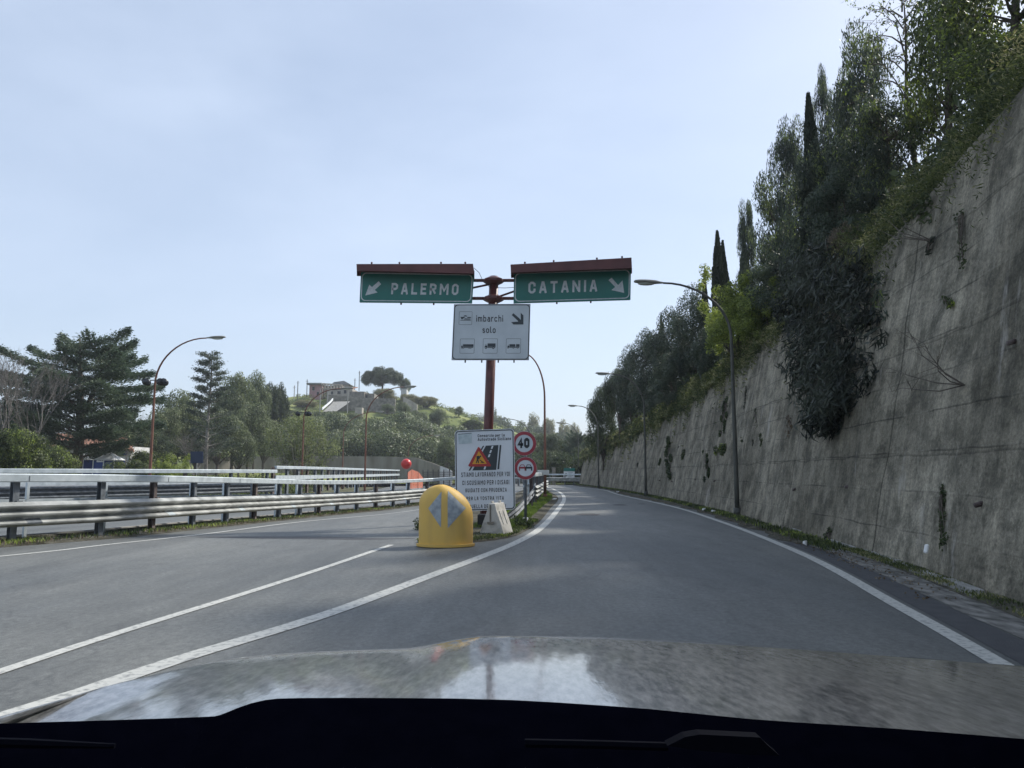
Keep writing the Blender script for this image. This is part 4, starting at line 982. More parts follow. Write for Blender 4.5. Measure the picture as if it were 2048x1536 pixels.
# base lip
lip = []; n_ = 30; Lp = MB()
outl = [(cx0 - 0.0 + (Wd + 0.045) * -math.cos(math.pi * i / n_), Yd - 0.49 * math.sin(math.pi * i / n_)) for i in range(n_ + 1)]
vs = [(x, y, 0.012) for x, y in outl] + [(x, y, 0.06) for x, y in outl]
k = n_ + 1
Lp.add(vs, [(i, i + 1, i + 1 + k, i + k) for i in range(n_)] + [tuple(range(k, 2 * k)), tuple(range(k - 1, -1, -1)), (0, k, 2 * k - 1, n_)])
Lp.build('base_rim', M['yellow'], root)
def film(tri_px, name):
    """triangle mapped onto the shell surface"""
    P = [at(u, v, Yd - 0.36) for u, v in tri_px]; m_ = MB(); n_ = 14; idx = {}; vs = []
    for i in range(n_ + 1):
        for j in range(n_ + 1 - i):
            q = P[0] + (P[1] - P[0]) * (i / n_) + (P[2] - P[0]) * (j / n_)
            idx[i, j] = len(vs); vs.append((q.x, Yd + dl_front(q.x - cx0, q.z) - 0.006, q.z))
    fs = []
    for i in range(n_):
        for j in range(n_ - i):
            fs.append((idx[i, j], idx[i + 1, j], idx[i, j + 1]))
            if i + j < n_ - 1: fs.append((idx[i + 1, j], idx[i + 1, j + 1], idx[i, j + 1]))
    m_.add(vs, fs); m_.build(name, M['reflect'], root, False)
film([(882.5, 983), (882.5, 1055), (856, 1017)], 'arrow_panel'); film([(895, 981.5), (896, 1056), (931, 1017)], 'arrow_panel')

# ------------------------------------------------------------------ concrete barrier end
cj = gnd(993, 1072)
rj = empty('concrete_barrier', (cj.x, cj.y, 0), 'short white weathered concrete barrier block right of the yellow marker', 'barrier', None, R(-18))
prof = [(-0.31, 0.0), (-0.31, 0.05), (-0.24, 0.28), (-0.115, 0.62), (-0.075, 0.78), (0.075, 0.78), (0.115, 0.62), (0.24, 0.28), (0.31, 0.05), (0.31, 0.0)]
mj = Matrix.Translation(rj.location) @ Matrix.Rotation(R(-18), 4, 'Z')
k = len(prof); vs = [mj @ V((x, -0.35, z)) for x, z in prof] + [mj @ V((x, 0.35, z)) for x, z in prof]
MB().add(vs, [tuple(range(k)), tuple(range(2 * k - 1, k - 1, -1))] + [(i, i + k, (i + 1) % k + k, (i + 1) % k) for i in range(k)]).build('block', M['newjersey'], rj, bevel=0.015)
m_ = MB(); m4 = mj
def lb(c, d, m): 
    mm = MB(); hx, hy, hz_ = d[0] / 2, d[1] / 2, d[2] / 2
    mm.add([m4 @ V((c[0] + x, c[1] + y, c[2] + z)) for x in (-hx, hx) for y in (-hy, hy) for z in (-hz_, hz_)], [(0, 1, 3, 2), (4, 6, 7, 5), (0, 4, 5, 1), (2, 3, 7, 6), (0, 2, 6, 4), (1, 5, 7, 3)]); return mm
lb((-0.03, -0.355, 0.54), (0.035, 0.012, 0.40), 0).build('slot', M['stone'], rj)
lb((-0.03, -0.358, 0.325), (0.15, 0.016, 0.05), 0).build('slot_foot', M['stone'], rj)
for yy in (-0.2, 0.08):
    gm = MB(); gm.add([m4 @ V(p) for p in ((0.140, yy, 0.60), (0.140, yy + 0.07, 0.60), (0.250, yy + 0.07, 0.30), (0.250, yy, 0.30), (0.11, yy, 0.60), (0.11, yy + 0.07, 0.60), (0.22, yy + 0.07, 0.30), (0.22, yy, 0.30))],
           [(0, 1, 2, 3), (0, 3, 7, 4), (1, 5, 6, 2), (0, 4, 5, 1), (3, 2, 6, 7)]); gm.build('side_rib', M['newjersey'], rj)
for xx in (-0.05, 0.06):
    lb((xx * 0.7, -0.22 if xx < 0 else 0.1, 0.80), (0.05, 0.10, 0.06), 0).build('lifting_stub', M['newjersey'], rj, bevel=0.008)
# small litter on verge (paper scraps)
for u, v, s, lab in ((1408, 1025, 0.07, 'left white paper scrap of two on the verge before the near lamp'), (1427, 1030, 0.08, 'right white paper scrap of two on the verge before the near lamp'), (1610, 1099, 0.05, 'white paper scrap on the leaf litter beyond the edge line'), (1236, 987, 0.14, 'tiny white scrap beside the far verge'), (1052, 1047, 0.09, 'white scrap in the grass near the guardrail end'), (1108, 1003, 0.14, 'white scrap in the bright grass by the island line')):
    c = gnd(u, v); pts = [(c.x + s * math.cos(a) * (0.6 + 0.5 * random.random()), c.y + s * math.sin(a), 0.08 + 0.05 * random.random()) for a in np.arange(0, 6.2, 1.05)]
    o = MB().poly(pts, 0.05, (0, 0, 1)).build('paper_scrap', M['litter']); tag(o, lab, 'litter', 'scraps of litter')
c = wallpt(at(1888, 1107, 10.9).y, 0.38, 0.05); 
o = MB().box((c.x, c.y, 0.42), (0.04, 0.07, 0.13), 0.3, 0.3).build('paper_scrap', M['litter'], bevel=0.02); tag(o, 'white rag at the foot of the wall under the ivy strip', 'litter', 'scraps of litter')

# ------------------------------------------------------------------ far signs and fences
Yg = 99.5
r_ = empty('information_sign', (at(1139, 945, Yg).x, Yg, 0), 'white sign with green top band and dark round emblem behind the far rail', 'road sign')
def zg(zx, zy): return (1060 + zx / 10.24, 860 + zy / 10.24)
pp_ = MB(); pp_.poly([at(*zg(*p), Yg) for p in ((692, 775), (920, 780), (910, 1005), (688, 998))], 0.12); pp_.build('panel', M['tentwhite'], r_)
m_ = MB(); pp(m_, [zg(*p) for p in ((692, 776), (920, 781), (917, 848), (690, 842))], Yg - 0.02); m_.build('green_band', M['green'], r_)
m_ = MB(); disc(m_, *zg(738, 918), 3.1, Yg - 0.02, 20, 1.6); disc(m_, *zg(738, 918), 1.0, Yg - 0.02)
m_.build('emblem', M['charcoal'], r_, recalc=False)
m_ = MB()
for i, y in enumerate((868, 892, 925, 948, 968)): pp(m_, [zg(785, y), zg(880 - (i % 2) * 25, y + 1), zg(880 - (i % 2) * 25, y + 8), zg(785, y + 7)], Yg - 0.02)
m_.build('text_line', M['reflect'], r_)
m_ = MB()
for u in (1130, 1147): 
    c = at(u, 945, Yg + 0.2); m_.box((c.x, Yg + 0.2, 0.7), (0.12, 0.12, 1.6))
m_.build('leg', M['post'], r_)
pc = at(1107.5, 945, 99)
o = MB().box((pc.x, 99, 0.9), (0.45, 0.45, 2.2)).box((pc.x, 99, 2.06), (0.5, 0.5, 0.2)).build('gate_pillar', M['stone'], bevel=0.03); tag(o, 'small grey stone pillar with pale cap left of the green topped sign', 'pillar')
# orange netting barrier
r_ = empty('safety_barrier', (at(830, 945, 62).x, 62, -0.3), 'orange plastic safety netting fence beside the lamp and red ball', 'barrier')
m_ = MB(); pA = [at(815, 962, 56), at(822, 962, 58), at(836, 963, 60), at(846, 964, 63)]; tops = [945, 939, 944, 957]
for i in range(3):
    for j in range(5):
        t0_, t1_ = j / 5, (j + 0.8) / 5
        a, b = pA[i].lerp(pA[i + 1], t0_), pA[i].lerp(pA[i + 1], t1_)
        ha = at(0, tops[i] * (1 - t0_) + tops[i + 1] * t0_, a.y).z; a.z = b.z = -0.4
        m_.add([a, b, V((b.x, b.y, ha)), V((a.x, a.y, ha)), a + V((0, 0.03, 0)), b + V((0, 0.03, 0)), V((b.x, b.y + 0.03, ha)), V((a.x, a.y + 0.03, ha))], [(0, 1, 2, 3), (7, 6, 5, 4), (0, 3, 7, 4), (1, 5, 6, 2), (3, 2, 6, 7)])
m_.build('netting', M['orange'], r_)
m_ = MB()
for p, t in zip(pA, tops): m_.tube([(p.x, p.y - 0.05, -0.4), (p.x, p.y - 0.05, at(0, t, p.y).z + 0.1)], 0.03, 6)
m_.build('stake', M['rust_post'], r_)
c = at(812.5, 928, 66); o = MB().sphere(c, 0.46, 20, 14).build('warning_ball', M['redball'], None, True); tag(o, 'bright red ball hanging by the distant lamp pole at the orange netting', 'ball')
# wire fence to the right of the netting
r_ = empty('wire_fence', (at(846, 945, 66).x, 66, -0.3), 'dark wire mesh fence running behind the roadworks board', 'fence')
A, B = at(846, 945, 66), at(935, 945, 58)
m_ = MB()
for i in range(9):
    q = A.lerp(B, i / 8); MB().tube([(q.x, q.y, -0.4), (q.x, q.y, 1.75)], 0.035, 6).build('post', M['mesh'], r_)
for h in np.arange(0.0, 1.7, 0.16): m_.tube([V((A.x, A.y, h - 0.1)), V((B.x, B.y, h - 0.1))], 0.012, 4)
for i in range(46): q = A.lerp(B, i / 45); m_.tube([(q.x, q.y, -0.3), (q.x, q.y, 1.6)], 0.010, 4)
m_.build('wire_mesh', M['mesh'], r_)
# blank sign back on the left
r_ = empty('sign_back', (at(393, 945, 48).x, 48, -0.3), 'dark blue square sign on a pale post among the roadside bushes', 'road sign')
MB().poly([at(381, 903, 48), at(406, 903, 48), at(406, 926, 48), at(381, 926, 48)], 0.04).build('panel', M['blue'], r_)
c = at(393, 945, 48.1); MB().tube([(c.x, 48.1, -0.4), (c.x, 48.1, at(0, 912, 48).z)], 0.04, 8).build('post', M['polepale'], r_)
# distant concrete retaining wall below the hill
def farwall(pxs, label, depth, m=M['farwall']):
    a = []
    for u, vt, vb, Y in pxs: a.append((at(u, vt, Y), at(u, vb, Y)))
    vs = []; 
    for t, b in a:
        off = V((0, depth, 0)); vs += [V((b.x, b.y, min(b.z, -0.2))), t, t + off, V((b.x, b.y, min(b.z, -0.2))) + off]
    fs = []
    for i in range(len(a) - 1):
        for j in range(4): fs.append((i * 4 + j, i * 4 + (j + 1) % 4, (i + 1) * 4 + (j + 1) % 4, (i + 1) * 4 + j))
    fs += [(0, 1, 2, 3), tuple((len(a) - 1) * 4 + j for j in (3, 2, 1, 0))]
    o = MB().add(vs, fs).build('retaining_wall', m); tag(o, label, 'wall'); return o
farwall([(395, 922, 945, 112), (470, 912, 945, 118), (560, 914, 945, 122), (640, 912, 945, 126), (760, 913, 945, 124), (830, 915, 946, 118), (862, 925, 948, 112), (895, 938, 950, 106)], 'distant curved grey retaining wall at the foot of the wooded hill', 1.2)
farwall([(880, 932, 945, 104), (893, 936, 947, 102), (904, 942, 950, 101)], 'small sunlit white wall piece left of the roadworks board', 0.3, M['whiteplaster'])

# ------------------------------------------------------------------ houses
def wbox(u0, v0, u1, v1, Y, depth, zb=None):
    a, b = at(u0, v0, Y), at(u1, v1, Y)
    z0 = b.z if zb is None else zb
    return ((a.x + b.x) / 2, Y + depth / 2, (a.z + z0) / 2), (b.x - a.x, depth, a.z - z0)
YH = 205
def win(parent, u0, v0, u1, v1, Y, name='window', frame=True):
    c, d = wbox(u0, v0, u1, v1, Y, 0.06); o = MB().box((c[0], Y - 0.03, c[2]), d).build(name, M['glass'], parent)
    if frame:
        f = MB(); x0, x1 = c[0] - d[0] / 2, c[0] + d[0] / 2; z0, z1 = c[2] - d[2] / 2, c[2] + d[2] / 2; yy = Y - 0.05
        f.box((c[0], yy, z1 + 0.05), (d[0] + 0.2, 0.1, 0.1)).box((c[0], yy, z0 - 0.05), (d[0] + 0.2, 0.14, 0.1)).build('frame', M['plaster'], o)
    return o
r_ = empty('pink_house', (at(630, 790, YH).x, YH, tz(at(630, 790, YH).x, YH)), 'pink two storey house with overhanging flat roof on the hilltop', 'house')
c, d = wbox(619, 768, 641, 800, YH, 8); MB().box(c, d).build('wall', M['pink'], r_)
c, d = wbox(613, 765.5, 643, 768.5, YH - 0.8, 9.5); MB().box(c, d).build('roof', M['roofgrey'], r_)
win(r_, 625, 773.5, 629, 781, YH); win(r_, 634, 784, 638, 791, YH, 'door')
r_ = empty('terrace_frame', (at(665, 790, YH).x, YH, tz(at(665, 790, YH).x, YH)), 'white framed terrace structure joined to the pink house', 'pergola')
m_ = MB(); YP = YH + 0.5
for u in (644, 650, 656, 662, 668, 674, 680): 
    a, b = at(u, 768 + (u - 644) * 0.08, YP), at(u, 796, YP); m_.box(((a.x), YP, (a.z + b.z) / 2), (0.28, 0.3, a.z - b.z))
m_.build('pillar', M['plaster'], r_)
m_ = MB(); a, b = at(642, 767, YP), at(684, 770.5, YP); m_.box(((a.x + b.x) / 2, YP - 0.02, (a.z + b.z) / 2), (b.x - a.x, 0.5, 0.35), 0, 0.06)
a, b = at(642, 777, YP), at(684, 779, YP); m_.box(((a.x + b.x) / 2, YP - 0.02, (a.z + b.z) / 2), (b.x - a.x, 0.5, 0.3), 0, 0.04); m_.build('beam', M['plaster'], r_)
c, d = wbox(643, 771, 683, 798, YP + 2.5, 4); MB().box(c, d).build('back_wall', M['stone'], r_)
r_ = empty('tiled_house', (at(690, 795, YH - 8).x, YH - 8, tz(at(690, 795, YH - 8).x, YH - 8)), 'long low plastered house with orange tiled roof on the hilltop', 'house')
YQ = YH - 8
c, d = wbox(654, 777, 704, 806, YQ, 7); MB().box(c, d).build('wall', M['plaster'], r_)
a, b = at(652, 779.5, YQ), at(706, 775.5, YQ); a2 = a + V((0, 6, 0.9)); b2 = b + V((0, 6, 0.9))
MB().add([a, b, b2, a2, a - V((0, 0, .25)), b - V((0, 0, .25)), b2 - V((0, 0, .25)), a2 - V((0, 0, .25))], [(0, 1, 2, 3), (7, 6, 5, 4), (0, 4, 5, 1), (1, 5, 6, 2), (2, 6, 7, 3), (3, 7, 4, 0)]).build('roof', M['tile'], r_)
for u0, v0, u1, v1 in ((662, 783, 666, 789), (675, 782, 681, 788), (688, 780, 693, 787)): win(r_, u0, v0, u1, v1, YQ)
r_ = empty('grey_house', (at(690, 770, YH + 8).x, YH + 8, 24), 'grey roofed building showing above the tiled house', 'house')
c, d = wbox(667, 767, 697, 790, YH + 8, 7); MB().box(c, d).build('wall', M['plaster'], r_)
a, b = at(664, 767.5, YH + 7.6), at(700, 769.5, YH + 7.6); pk_ = at(688, 761.5, YH + 7.6)
MB().poly([a, b, at(700, 768, YH + 7.6), pk_, at(668, 764, YH + 7.6)], 8).build('roof', M['roofgrey'], r_)
r_ = empty('ruined_house', (at(725, 800, YH - 11).x, YH - 11, tz(at(725, 800, YH - 11).x, YH - 11)), 'grey stone ruin with dark door and square openings below the umbrella pine', 'house')
YR = YH - 11
c, d = wbox(699, 783, 728, 812, YR, 7); MB().box(c, d).build('wall', M['stone'], r_)
c, d = wbox(728.5, 787, 748, 812, YR + 1, 6); MB().box(c, d).build('side_wing', M['stone'], r_)
win(r_, 706, 795, 710, 805, YR, 'door', False); win(r_, 715, 795, 719, 797.5, YR, 'window', False); win(r_, 731, 790, 735, 796, YR + 1, 'window', False)
r_ = empty('white_hut', (at(807, 785, 212).x, 212, 22), 'small white hut right of the umbrella pine on the hill', 'hut')
c, d = wbox(802, 777, 813, 793, 212, 4); MB().box(c, d).build('wall', M['whiteplaster'], r_)
c, d = wbox(801, 775.6, 814.5, 777.2, 211.8, 4.6); MB().box(c, d).build('roof', M['roofgrey'], r_)
farwall([(655, 789, 812, 190), (700, 793, 812, 191), (750, 797, 815, 192), (790, 797, 812, 193)], 'dark stone terrace wall in front of the hilltop houses', 1.0, M['stone'])
farwall([(806, 793, 808, 204), (822, 801, 812, 203), (834, 808, 816, 202)], 'tan stone wall sloping down right of the white hut', 1.0, M['plaster'])
farwall([(710, 815, 822, 184), (724, 815, 822, 184)], 'pale concrete box on the slope under the ruin', 2, M['plaster'])
# hill lane with white rail
la = [at(u, v, Y) for u, v, Y in ((673, 804, 188), (668, 810, 185), (660, 817, 182), (652, 824, 179))]
vs = []
for i, p in enumerate(la): wd = 4.0 - 0.3 * i; vs += [p + V((-0.8, 0, 0.1)), p + V((wd - 0.8, 1.0, 0.25))]
o = MB().add(vs + [v - V((0, 0, 3)) for v in vs], [(0, 1, 3, 2), (2, 3, 5, 4), (4, 5, 7, 6), (0, 2, 10, 8), (2, 4, 12, 10), (4, 6, 14, 12)]).build('hill_lane', M['kerb']); o['kind'] = 'structure'
m_ = MB(); m_.sweep([p + V((-0.9, -0.2, 0.7)) for p in la], [(-0.08, -0.25), (-0.08, 0.25), (0.08, 0.25), (0.08, -0.25)]); o = m_.build('lane_rail', M['tentwhite']); tag(o, 'white rail along the lane climbing to the hilltop houses', 'railing')
for u, v0, v1, Y, lab in ((589, 771, 803, 200, 'leaning thin mast on the skyline left of the pink house, leftmost of two'), (596, 762, 800, 200, 'thin mast on the skyline left of the pink house, right of the leaning one'), (614.5, 759, 790, 204, 'thin pole rising at the left corner of the pink house'),
                          (641, 780, 826, 176, 'pale utility pole on the grass slope below the pink house'), (656, 779, 805, 186, 'pale utility pole beside the hill lane'), (696, 774, 818, 178, 'tall pale utility pole in front of the stone ruin'), (719, 742, 775, 215, 'tall aerial mast left of the umbrella pine'), (710, 757, 775, 215, 'short aerial beside the tall mast')):
    a, b = at(u, v0, Y), at(u, v1, Y); o = MB().tube([(a.x, Y, b.z - 1), (a.x, Y, a.z)], 0.11, 6).box((a.x, Y, a.z - 0.5), (0.8, 0.06, 0.06)).build('utility_pole', M['polepale'] if v1 > 800 else M['poledark']); tag(o, lab, 'pole', 'poles on the hill')
# house and tents under the cedar
YC = 76
r_ = empty('roadside_house', (at(200, 945, YC).x, YC, -0.3), 'white house with long orange tiled roof half hidden behind the cedar', 'house')
c, d = wbox(105, 893, 258, 950, YC, 4); MB().box(c, d).build('wall', M['whiteplaster'], r_)
a, b = at(98, 893, YC - 0.8), at(266, 898, YC - 0.8); a2, b2 = at(108, 866, YC + 4), at(254, 872, YC + 4)
MB().add([a, b, b2, a2, a - V((0, 0, .2)), b - V((0, 0, .2)), b2 + V((0, 3, -2)), a2 + V((0, 3, -2))], [(0, 1, 2, 3), (0, 4, 5, 1), (2, 6, 7, 3), (0, 3, 7, 4), (1, 5, 6, 2)]).build('roof', M['tile'], r_)
for u0, v0, u1, v1 in ((240, 900, 254, 910),): 
    o_ = win(r_, u0, v0, u1, v1, YC); o_.data.materials.clear(); o_.data.materials.append(M['tentblue'])
win(r_, 150, 905, 160, 918, YC)
def tent(u0, v0, u1, v1, Y, label, side=True):
    a, b = at(u0, v0, Y), at(u1, v1, Y); r = empty('gazebo', ((a.x + b.x) / 2, Y, -0.3), label, 'gazebo', 'blue and white gazebos under the cedar')
    zr = a.z - (a.z - b.z) * 0.42; cx_ = (a.x + b.x) / 2; w_ = b.x - a.x
    vs = [(a.x, Y, zr), (b.x, Y, zr), (b.x, Y + w_, zr), (a.x, Y + w_, zr), (cx_, Y + w_ / 2, a.z)]
    MB().add(vs, [(0, 1, 4), (1, 2, 4), (2, 3, 4), (3, 0, 4), (3, 2, 1, 0)]).build('roof', M['tentwhite'], r)
    MB().box((cx_, Y + w_ - 0.1, (zr - 0.3) / 2), (w_ * 0.96, 0.04, zr + 0.25)).build('side_cloth', M['tentblue'], r)
    MB().box((cx_ , Y + 0.06, (zr - 0.3) / 2 - 0.08), (w_ * 0.94, 0.04, zr + 0.1)).build('side_cloth', M['tentblue'], r)
    for x in (a.x + 0.04, b.x - 0.04, cx_): MB().box((x, Y - 0.02, zr / 2 - 0.2), (0.06, 0.06, zr + 0.4)).build('leg', M['tentwhite'], r)
tent(187, 903, 228, 943, 60, 'blue sided gazebo with white roof right of the cedar trunk')
tent(118, 902, 166, 942, 62, 'blue sided gazebo left of the cedar trunk')

# ------------------------------------------------------------------ foliage
def leafmesh(name, P, A, length, width, B=None):
    n = len(P)
    if B is None:
        B = np.cross(A, rng.normal(size=(n, 3)))
    B /= np.linalg.norm(B, axis=1, keepdims=True) + 1e-9
    l = (length * rng.uniform(0.6, 1.3, n))[:, None]; w_ = (width * rng.uniform(0.7, 1.3, n))[:, None]
    v = np.empty((n, 4, 3), dtype=np.float32)
    v[:, 0] = P - A * l / 2; v[:, 1] = P + B * w_ / 2 - A * l * 0.05; v[:, 2] = P + A * l / 2; v[:, 3] = P - B * w_ / 2 - A * l * 0.05
    me = bpy.data.meshes.new(name); me.vertices.add(n * 4); me.vertices.foreach_set('co', v.ravel())
    me.loops.add(n * 4); me.loops.foreach_set('vertex_index', np.arange(n * 4, dtype=np.int32))
    me.polygons.add(n); me.polygons.foreach_set('loop_start', np.arange(0, n * 4, 4, dtype=np.int32))
    try: me.polygons.foreach_set('loop_total', np.full(n, 4, dtype=np.int32))
    except Exception: pass
    at_ = me.attributes.new('rnd', 'FLOAT', 'FACE'); at_.data.foreach_set('value', rng.uniform(0, 1, n).astype(np.float32))
    me.update(calc_edges=True); return me
def unit(n):
    v = rng.normal(size=(n, 3)); return v / np.linalg.norm(v, axis=1, keepdims=True)
def clumps(cl, dens, up=0.3, shell=0.72, tang=False):
    """cl: list of (cx,cy,cz,rx,ry,rz); returns points and outward dirs"""
    Ps, As, Bs = [], [], []
    for c in cl:
        r = np.array(c[3:6]); n = max(8, int(dens * (r[0] * r[1] + r[0] * r[2] + r[1] * r[2]) / 3))
        u = unit(n); rad = shell + (1.08 - shell) * rng.random(n) ** 0.7; rad[: n // 6] *= rng.random(n // 6)
        Ps.append(np.array(c[:3]) + u * r * rad[:, None]); a = u + rng.normal(size=(n, 3)) * 0.55; a[:, 2] += up
        if tang:
            nn_ = u + rng.normal(size=(n, 3)) * 0.38; a = np.cross(nn_, rng.normal(size=(n, 3))); b = np.cross(nn_, a); Bs.append(b)
        As.append(a / np.linalg.norm(a, axis=1, keepdims=True))
    if tang: return np.concatenate(Ps), np.concatenate(As), np.concatenate(Bs)
    return np.concatenate(Ps), np.concatenate(As)
def crown_clumps(R_, H, zc, n, rc, flat=0.75, seed=0, bottom=-0.6):
    r = np.random.default_rng(seed); out = []
    while len(out) < n:
        u = r.normal(size=3); u /= np.linalg.norm(u)
        if u[2] < bottom: continue
        k = r.uniform(0.55, 0.95); q = r.uniform(0.7, 1.3) * rc
        out.append((u[0] * R_ * k, u[1] * R_ * k, zc + u[2] * H / 2 * k, q, q, q * flat))
    return out
def branches(mb, base, tips, r0, wob=0.12):
    base = V(base)
    for t in tips:
        t = V(t); d = t - base; pts = [base]; n_ = 5
        for i in range(1, n_ + 1):
            f = i / n_; p = base + d * f + V((random.uniform(-1, 1), random.uniform(-1, 1), random.uniform(-0.6, 0.6))) * d.length * wob * f * (1 - 0.4 * f)
            p.z += d.length * 0.06 * math.sin(math.pi * f); pts.append(p)
        mb.tube(pts, [r0 * (1 - 0.82 * i / n_) for i in range(n_ + 1)], 5, cap=False)
MESH = {}
def tree_kind(kind, seed=0):
    """returns (trunk mesh, crown mesh, leaf material, bark material) for a tree about 10 m tall, base at the origin"""
    key = (kind, seed)
    if key in MESH: return MESH[key]
    global rng
    rng = np.random.default_rng(100 + seed * 17 + sum(map(ord, kind))); random.seed(seed + sum(map(ord, kind)))
    tm = MB(); bark = M['bark']
    if kind in ('oak', 'wood', 'farwood'):
        cl = crown_clumps(3.6, 7.2, 5.9, 46 if kind != 'farwood' else 30, 1.15, 0.8, seed)
        P, A, B = clumps(cl, {'oak': 430, 'wood': 260, 'farwood': 110}[kind], tang=True); s = {'oak': 0.19, 'wood': 0.25, 'farwood': 0.40}[kind]
        me = leafmesh('crown', P, A, s, s * 0.62, B); lm = LM['oak' if kind == 'oak' else 'wood']
        tm.tube([(0, 0, -0.5), (0.1, 0, 1.5), (0, 0.1, 3.2), (0.1, 0, 5)], [0.3, 0.24, 0.2, 0.1], 8); branches(tm, (0, 0, 2.6), [c[:3] for c in cl[:12]], 0.12)
    elif kind == 'holm':
        cl = crown_clumps(3.4, 8.0, 5.2, 60, 0.95, 0.85, seed, -0.9)
        P, A, B = clumps(cl, 620, tang=True); me = leafmesh('crown', P, A, 0.17, 0.10, B); lm = LM['holm']
        tm.tube([(0, 0, -0.5), (0.1, 0, 1.5), (0, 0.1, 3.4), (0, 0, 6)], [0.26, 0.2, 0.16, 0.06], 8); branches(tm, (0, 0, 1.8), [c[:3] for c in cl[:14]], 0.1)
    elif kind in ('euc', 'darkeuc', 'springeuc'):
        r = np.random.default_rng(seed + 5); cl = []; sd4 = seed % 4
        for i in range(50):
            z = 1.4 + 8.2 * r.random() ** 0.9; a = r.uniform(0, 6.28); prof = (2.7 * math.sin(math.pi * min(1, (z - 0.4) / 9.9)) ** 0.5 + 0.2) * (0.8 + 0.3 * math.sin(a * 2 + seed + z * 0.6)); k = r.uniform(0.2, 1.0) ** 0.6
            q = r.uniform(0.42, 1.0); cl.append((prof * k * math.cos(a), prof * k * math.sin(a), z, q, q, q * 1.25))
        P, A = clumps(cl, 620 if kind != 'springeuc' else 520, shell=0.45); n = len(P)
        A = rng.normal(size=(n, 3)) * 0.45; A[:, 2] -= 0.9; A /= np.linalg.norm(A, axis=1, keepdims=True)
        me = leafmesh('crown', P, A, 0.27, 0.065) if kind != 'springeuc' else leafmesh('crown', P, A, 0.18, 0.09)
        lm = LM[{'euc': 'euc', 'darkeuc': 'dark', 'springeuc': 'lime'}[kind]]
        tm.tube([(0, 0, -0.5), (0.15, 0.1, 3), (-0.1, 0, 6), (0.05, 0, 9.2)], [0.2, 0.15, 0.1, 0.03], 8)
        for z in (1.8, 3.2, 4.8, 6.4, 7.6): branches(tm, (0, 0, z), [c[:3] for c in cl if abs(c[2] - z - 0.9) < 0.8][:8], 0.05)
    elif kind == 'twiggy':
        tips = []
        tm.tube([(0, 0, -0.5), (0.15, 0, 2.5), (-0.1, 0.1, 5.5), (0.1, 0, 8), (0.1, 0, 9.9)], [0.14, 0.11, 0.075, 0.04, 0.01], 7)
        for i in range(34):
            z = 2 + 7.4 * (i / 34); a = i * 2.4; ln = 3.3 * (1 - 0.55 * (i / 34)) * random.uniform(0.7, 1.1)
            b0 = V((0, 0, z)); t1 = b0 + V((math.cos(a) * ln * 0.5, math.sin(a) * ln * 0.5, ln * 0.42)); t2 = b0 + V((math.cos(a) * ln, math.sin(a) * ln, ln * 0.30))
            tm.tube([b0, b0.lerp(t1, 0.5) + V((0, 0, 0.12)), t1, t2], [0.035, 0.026, 0.018, 0.006], 4, cap=False)
            for k_ in range(9):
                f = random.uniform(0.3, 1); c = (b0.lerp(t1, f * 2) if f < 0.5 else t1.lerp(t2, f * 2 - 1)); e_ = c + V((random.uniform(-1, 1), random.uniform(-1, 1), random.uniform(-0.5, 0.6))) * 0.9
                tm.tube([c, c.lerp(e_, 0.5) + V((0, 0, 0.06)), e_], [0.010, 0.007, 0.003], 3, cap=False); tips += [c.lerp(e_, random.uniform(0.3, 1.05)) for _ in range(9)]
        P = np.array([tuple(t) for t in tips]) + rng.normal(size=(len(tips), 3)) * 0.06; A = unit(len(P)); A[:, 2] -= 0.5; A /= np.linalg.norm(A, axis=1, keepdims=True)
        me = leafmesh('crown', P, A, 0.13, 0.06); lm = LM['lime']
    elif kind == 'bare':
        def rec(p, d, ln, r, dep):
            q = p + d * ln * 0.5 + V((random.uniform(-1, 1), random.uniform(-1, 1), 0)) * ln * 0.05; e_ = p + d * ln
            tm.tube([p, q, e_], [r, r * 0.85, r * 0.65], 4 if dep < 4 else 3, cap=False)
            if dep == 0: return
            for k_ in range(3 if dep > 1 else 3):
                nd = (d + V((random.uniform(-1, 1), random.uniform(-1, 1), random.uniform(-0.35, 0.55))) * 0.62).normalized()
                rec(p.lerp(e_, random.uniform(0.55, 1.0)), nd, ln * random.uniform(0.62, 0.82), r * 0.6, dep - 1)
        rec(V((0, 0, -0.3)), V((0.08, 0, 1)).normalized(), 3.3, 0.085, 6); me = None; lm = None; bark = M['greybark']
    elif kind == 'cypress':
        n = 26000; z = rng.random(n) ** 0.8 * 9.6 + 0.2; t = z / 10; rad = 0.95 * np.sin(np.pi * np.clip(t * 0.9 + 0.06, 0, 1)) ** 0.55 * 0 + 0.95 * np.minimum(1, (t / 0.14)) ** 0.5 * (1 - t ** 2.0) ** 0.85
        an = rng.uniform(0, 2 * np.pi, n); lobes = 1 + 0.16 * np.sin(an * 3 + z * 1.1 + seed) + 0.10 * np.sin(an * 7 - z * 3.7); k_ = (0.66 + 0.46 * rng.random(n)) * lobes
        P = np.stack([rad * k_ * np.cos(an), rad * k_ * np.sin(an), z], 1); A = rng.normal(size=(n, 3)) * 0.35; A[:, 2] += 1; A[:, 0] += 0.35 * np.cos(an); A[:, 1] += 0.35 * np.sin(an)
        A /= np.linalg.norm(A, axis=1, keepdims=True); me = leafmesh('crown', P, A, 0.26, 0.07); lm = LM['cypress']; tm.tube([(0, 0, -0.5), (0, 0, 4), (0, 0, 9)], [0.16, 0.1, 0.02], 6)
    elif kind == 'pine':          # umbrella pine, 10 m tall, crown 11 m wide
        cl = []; r = np.random.default_rng(seed + 3)
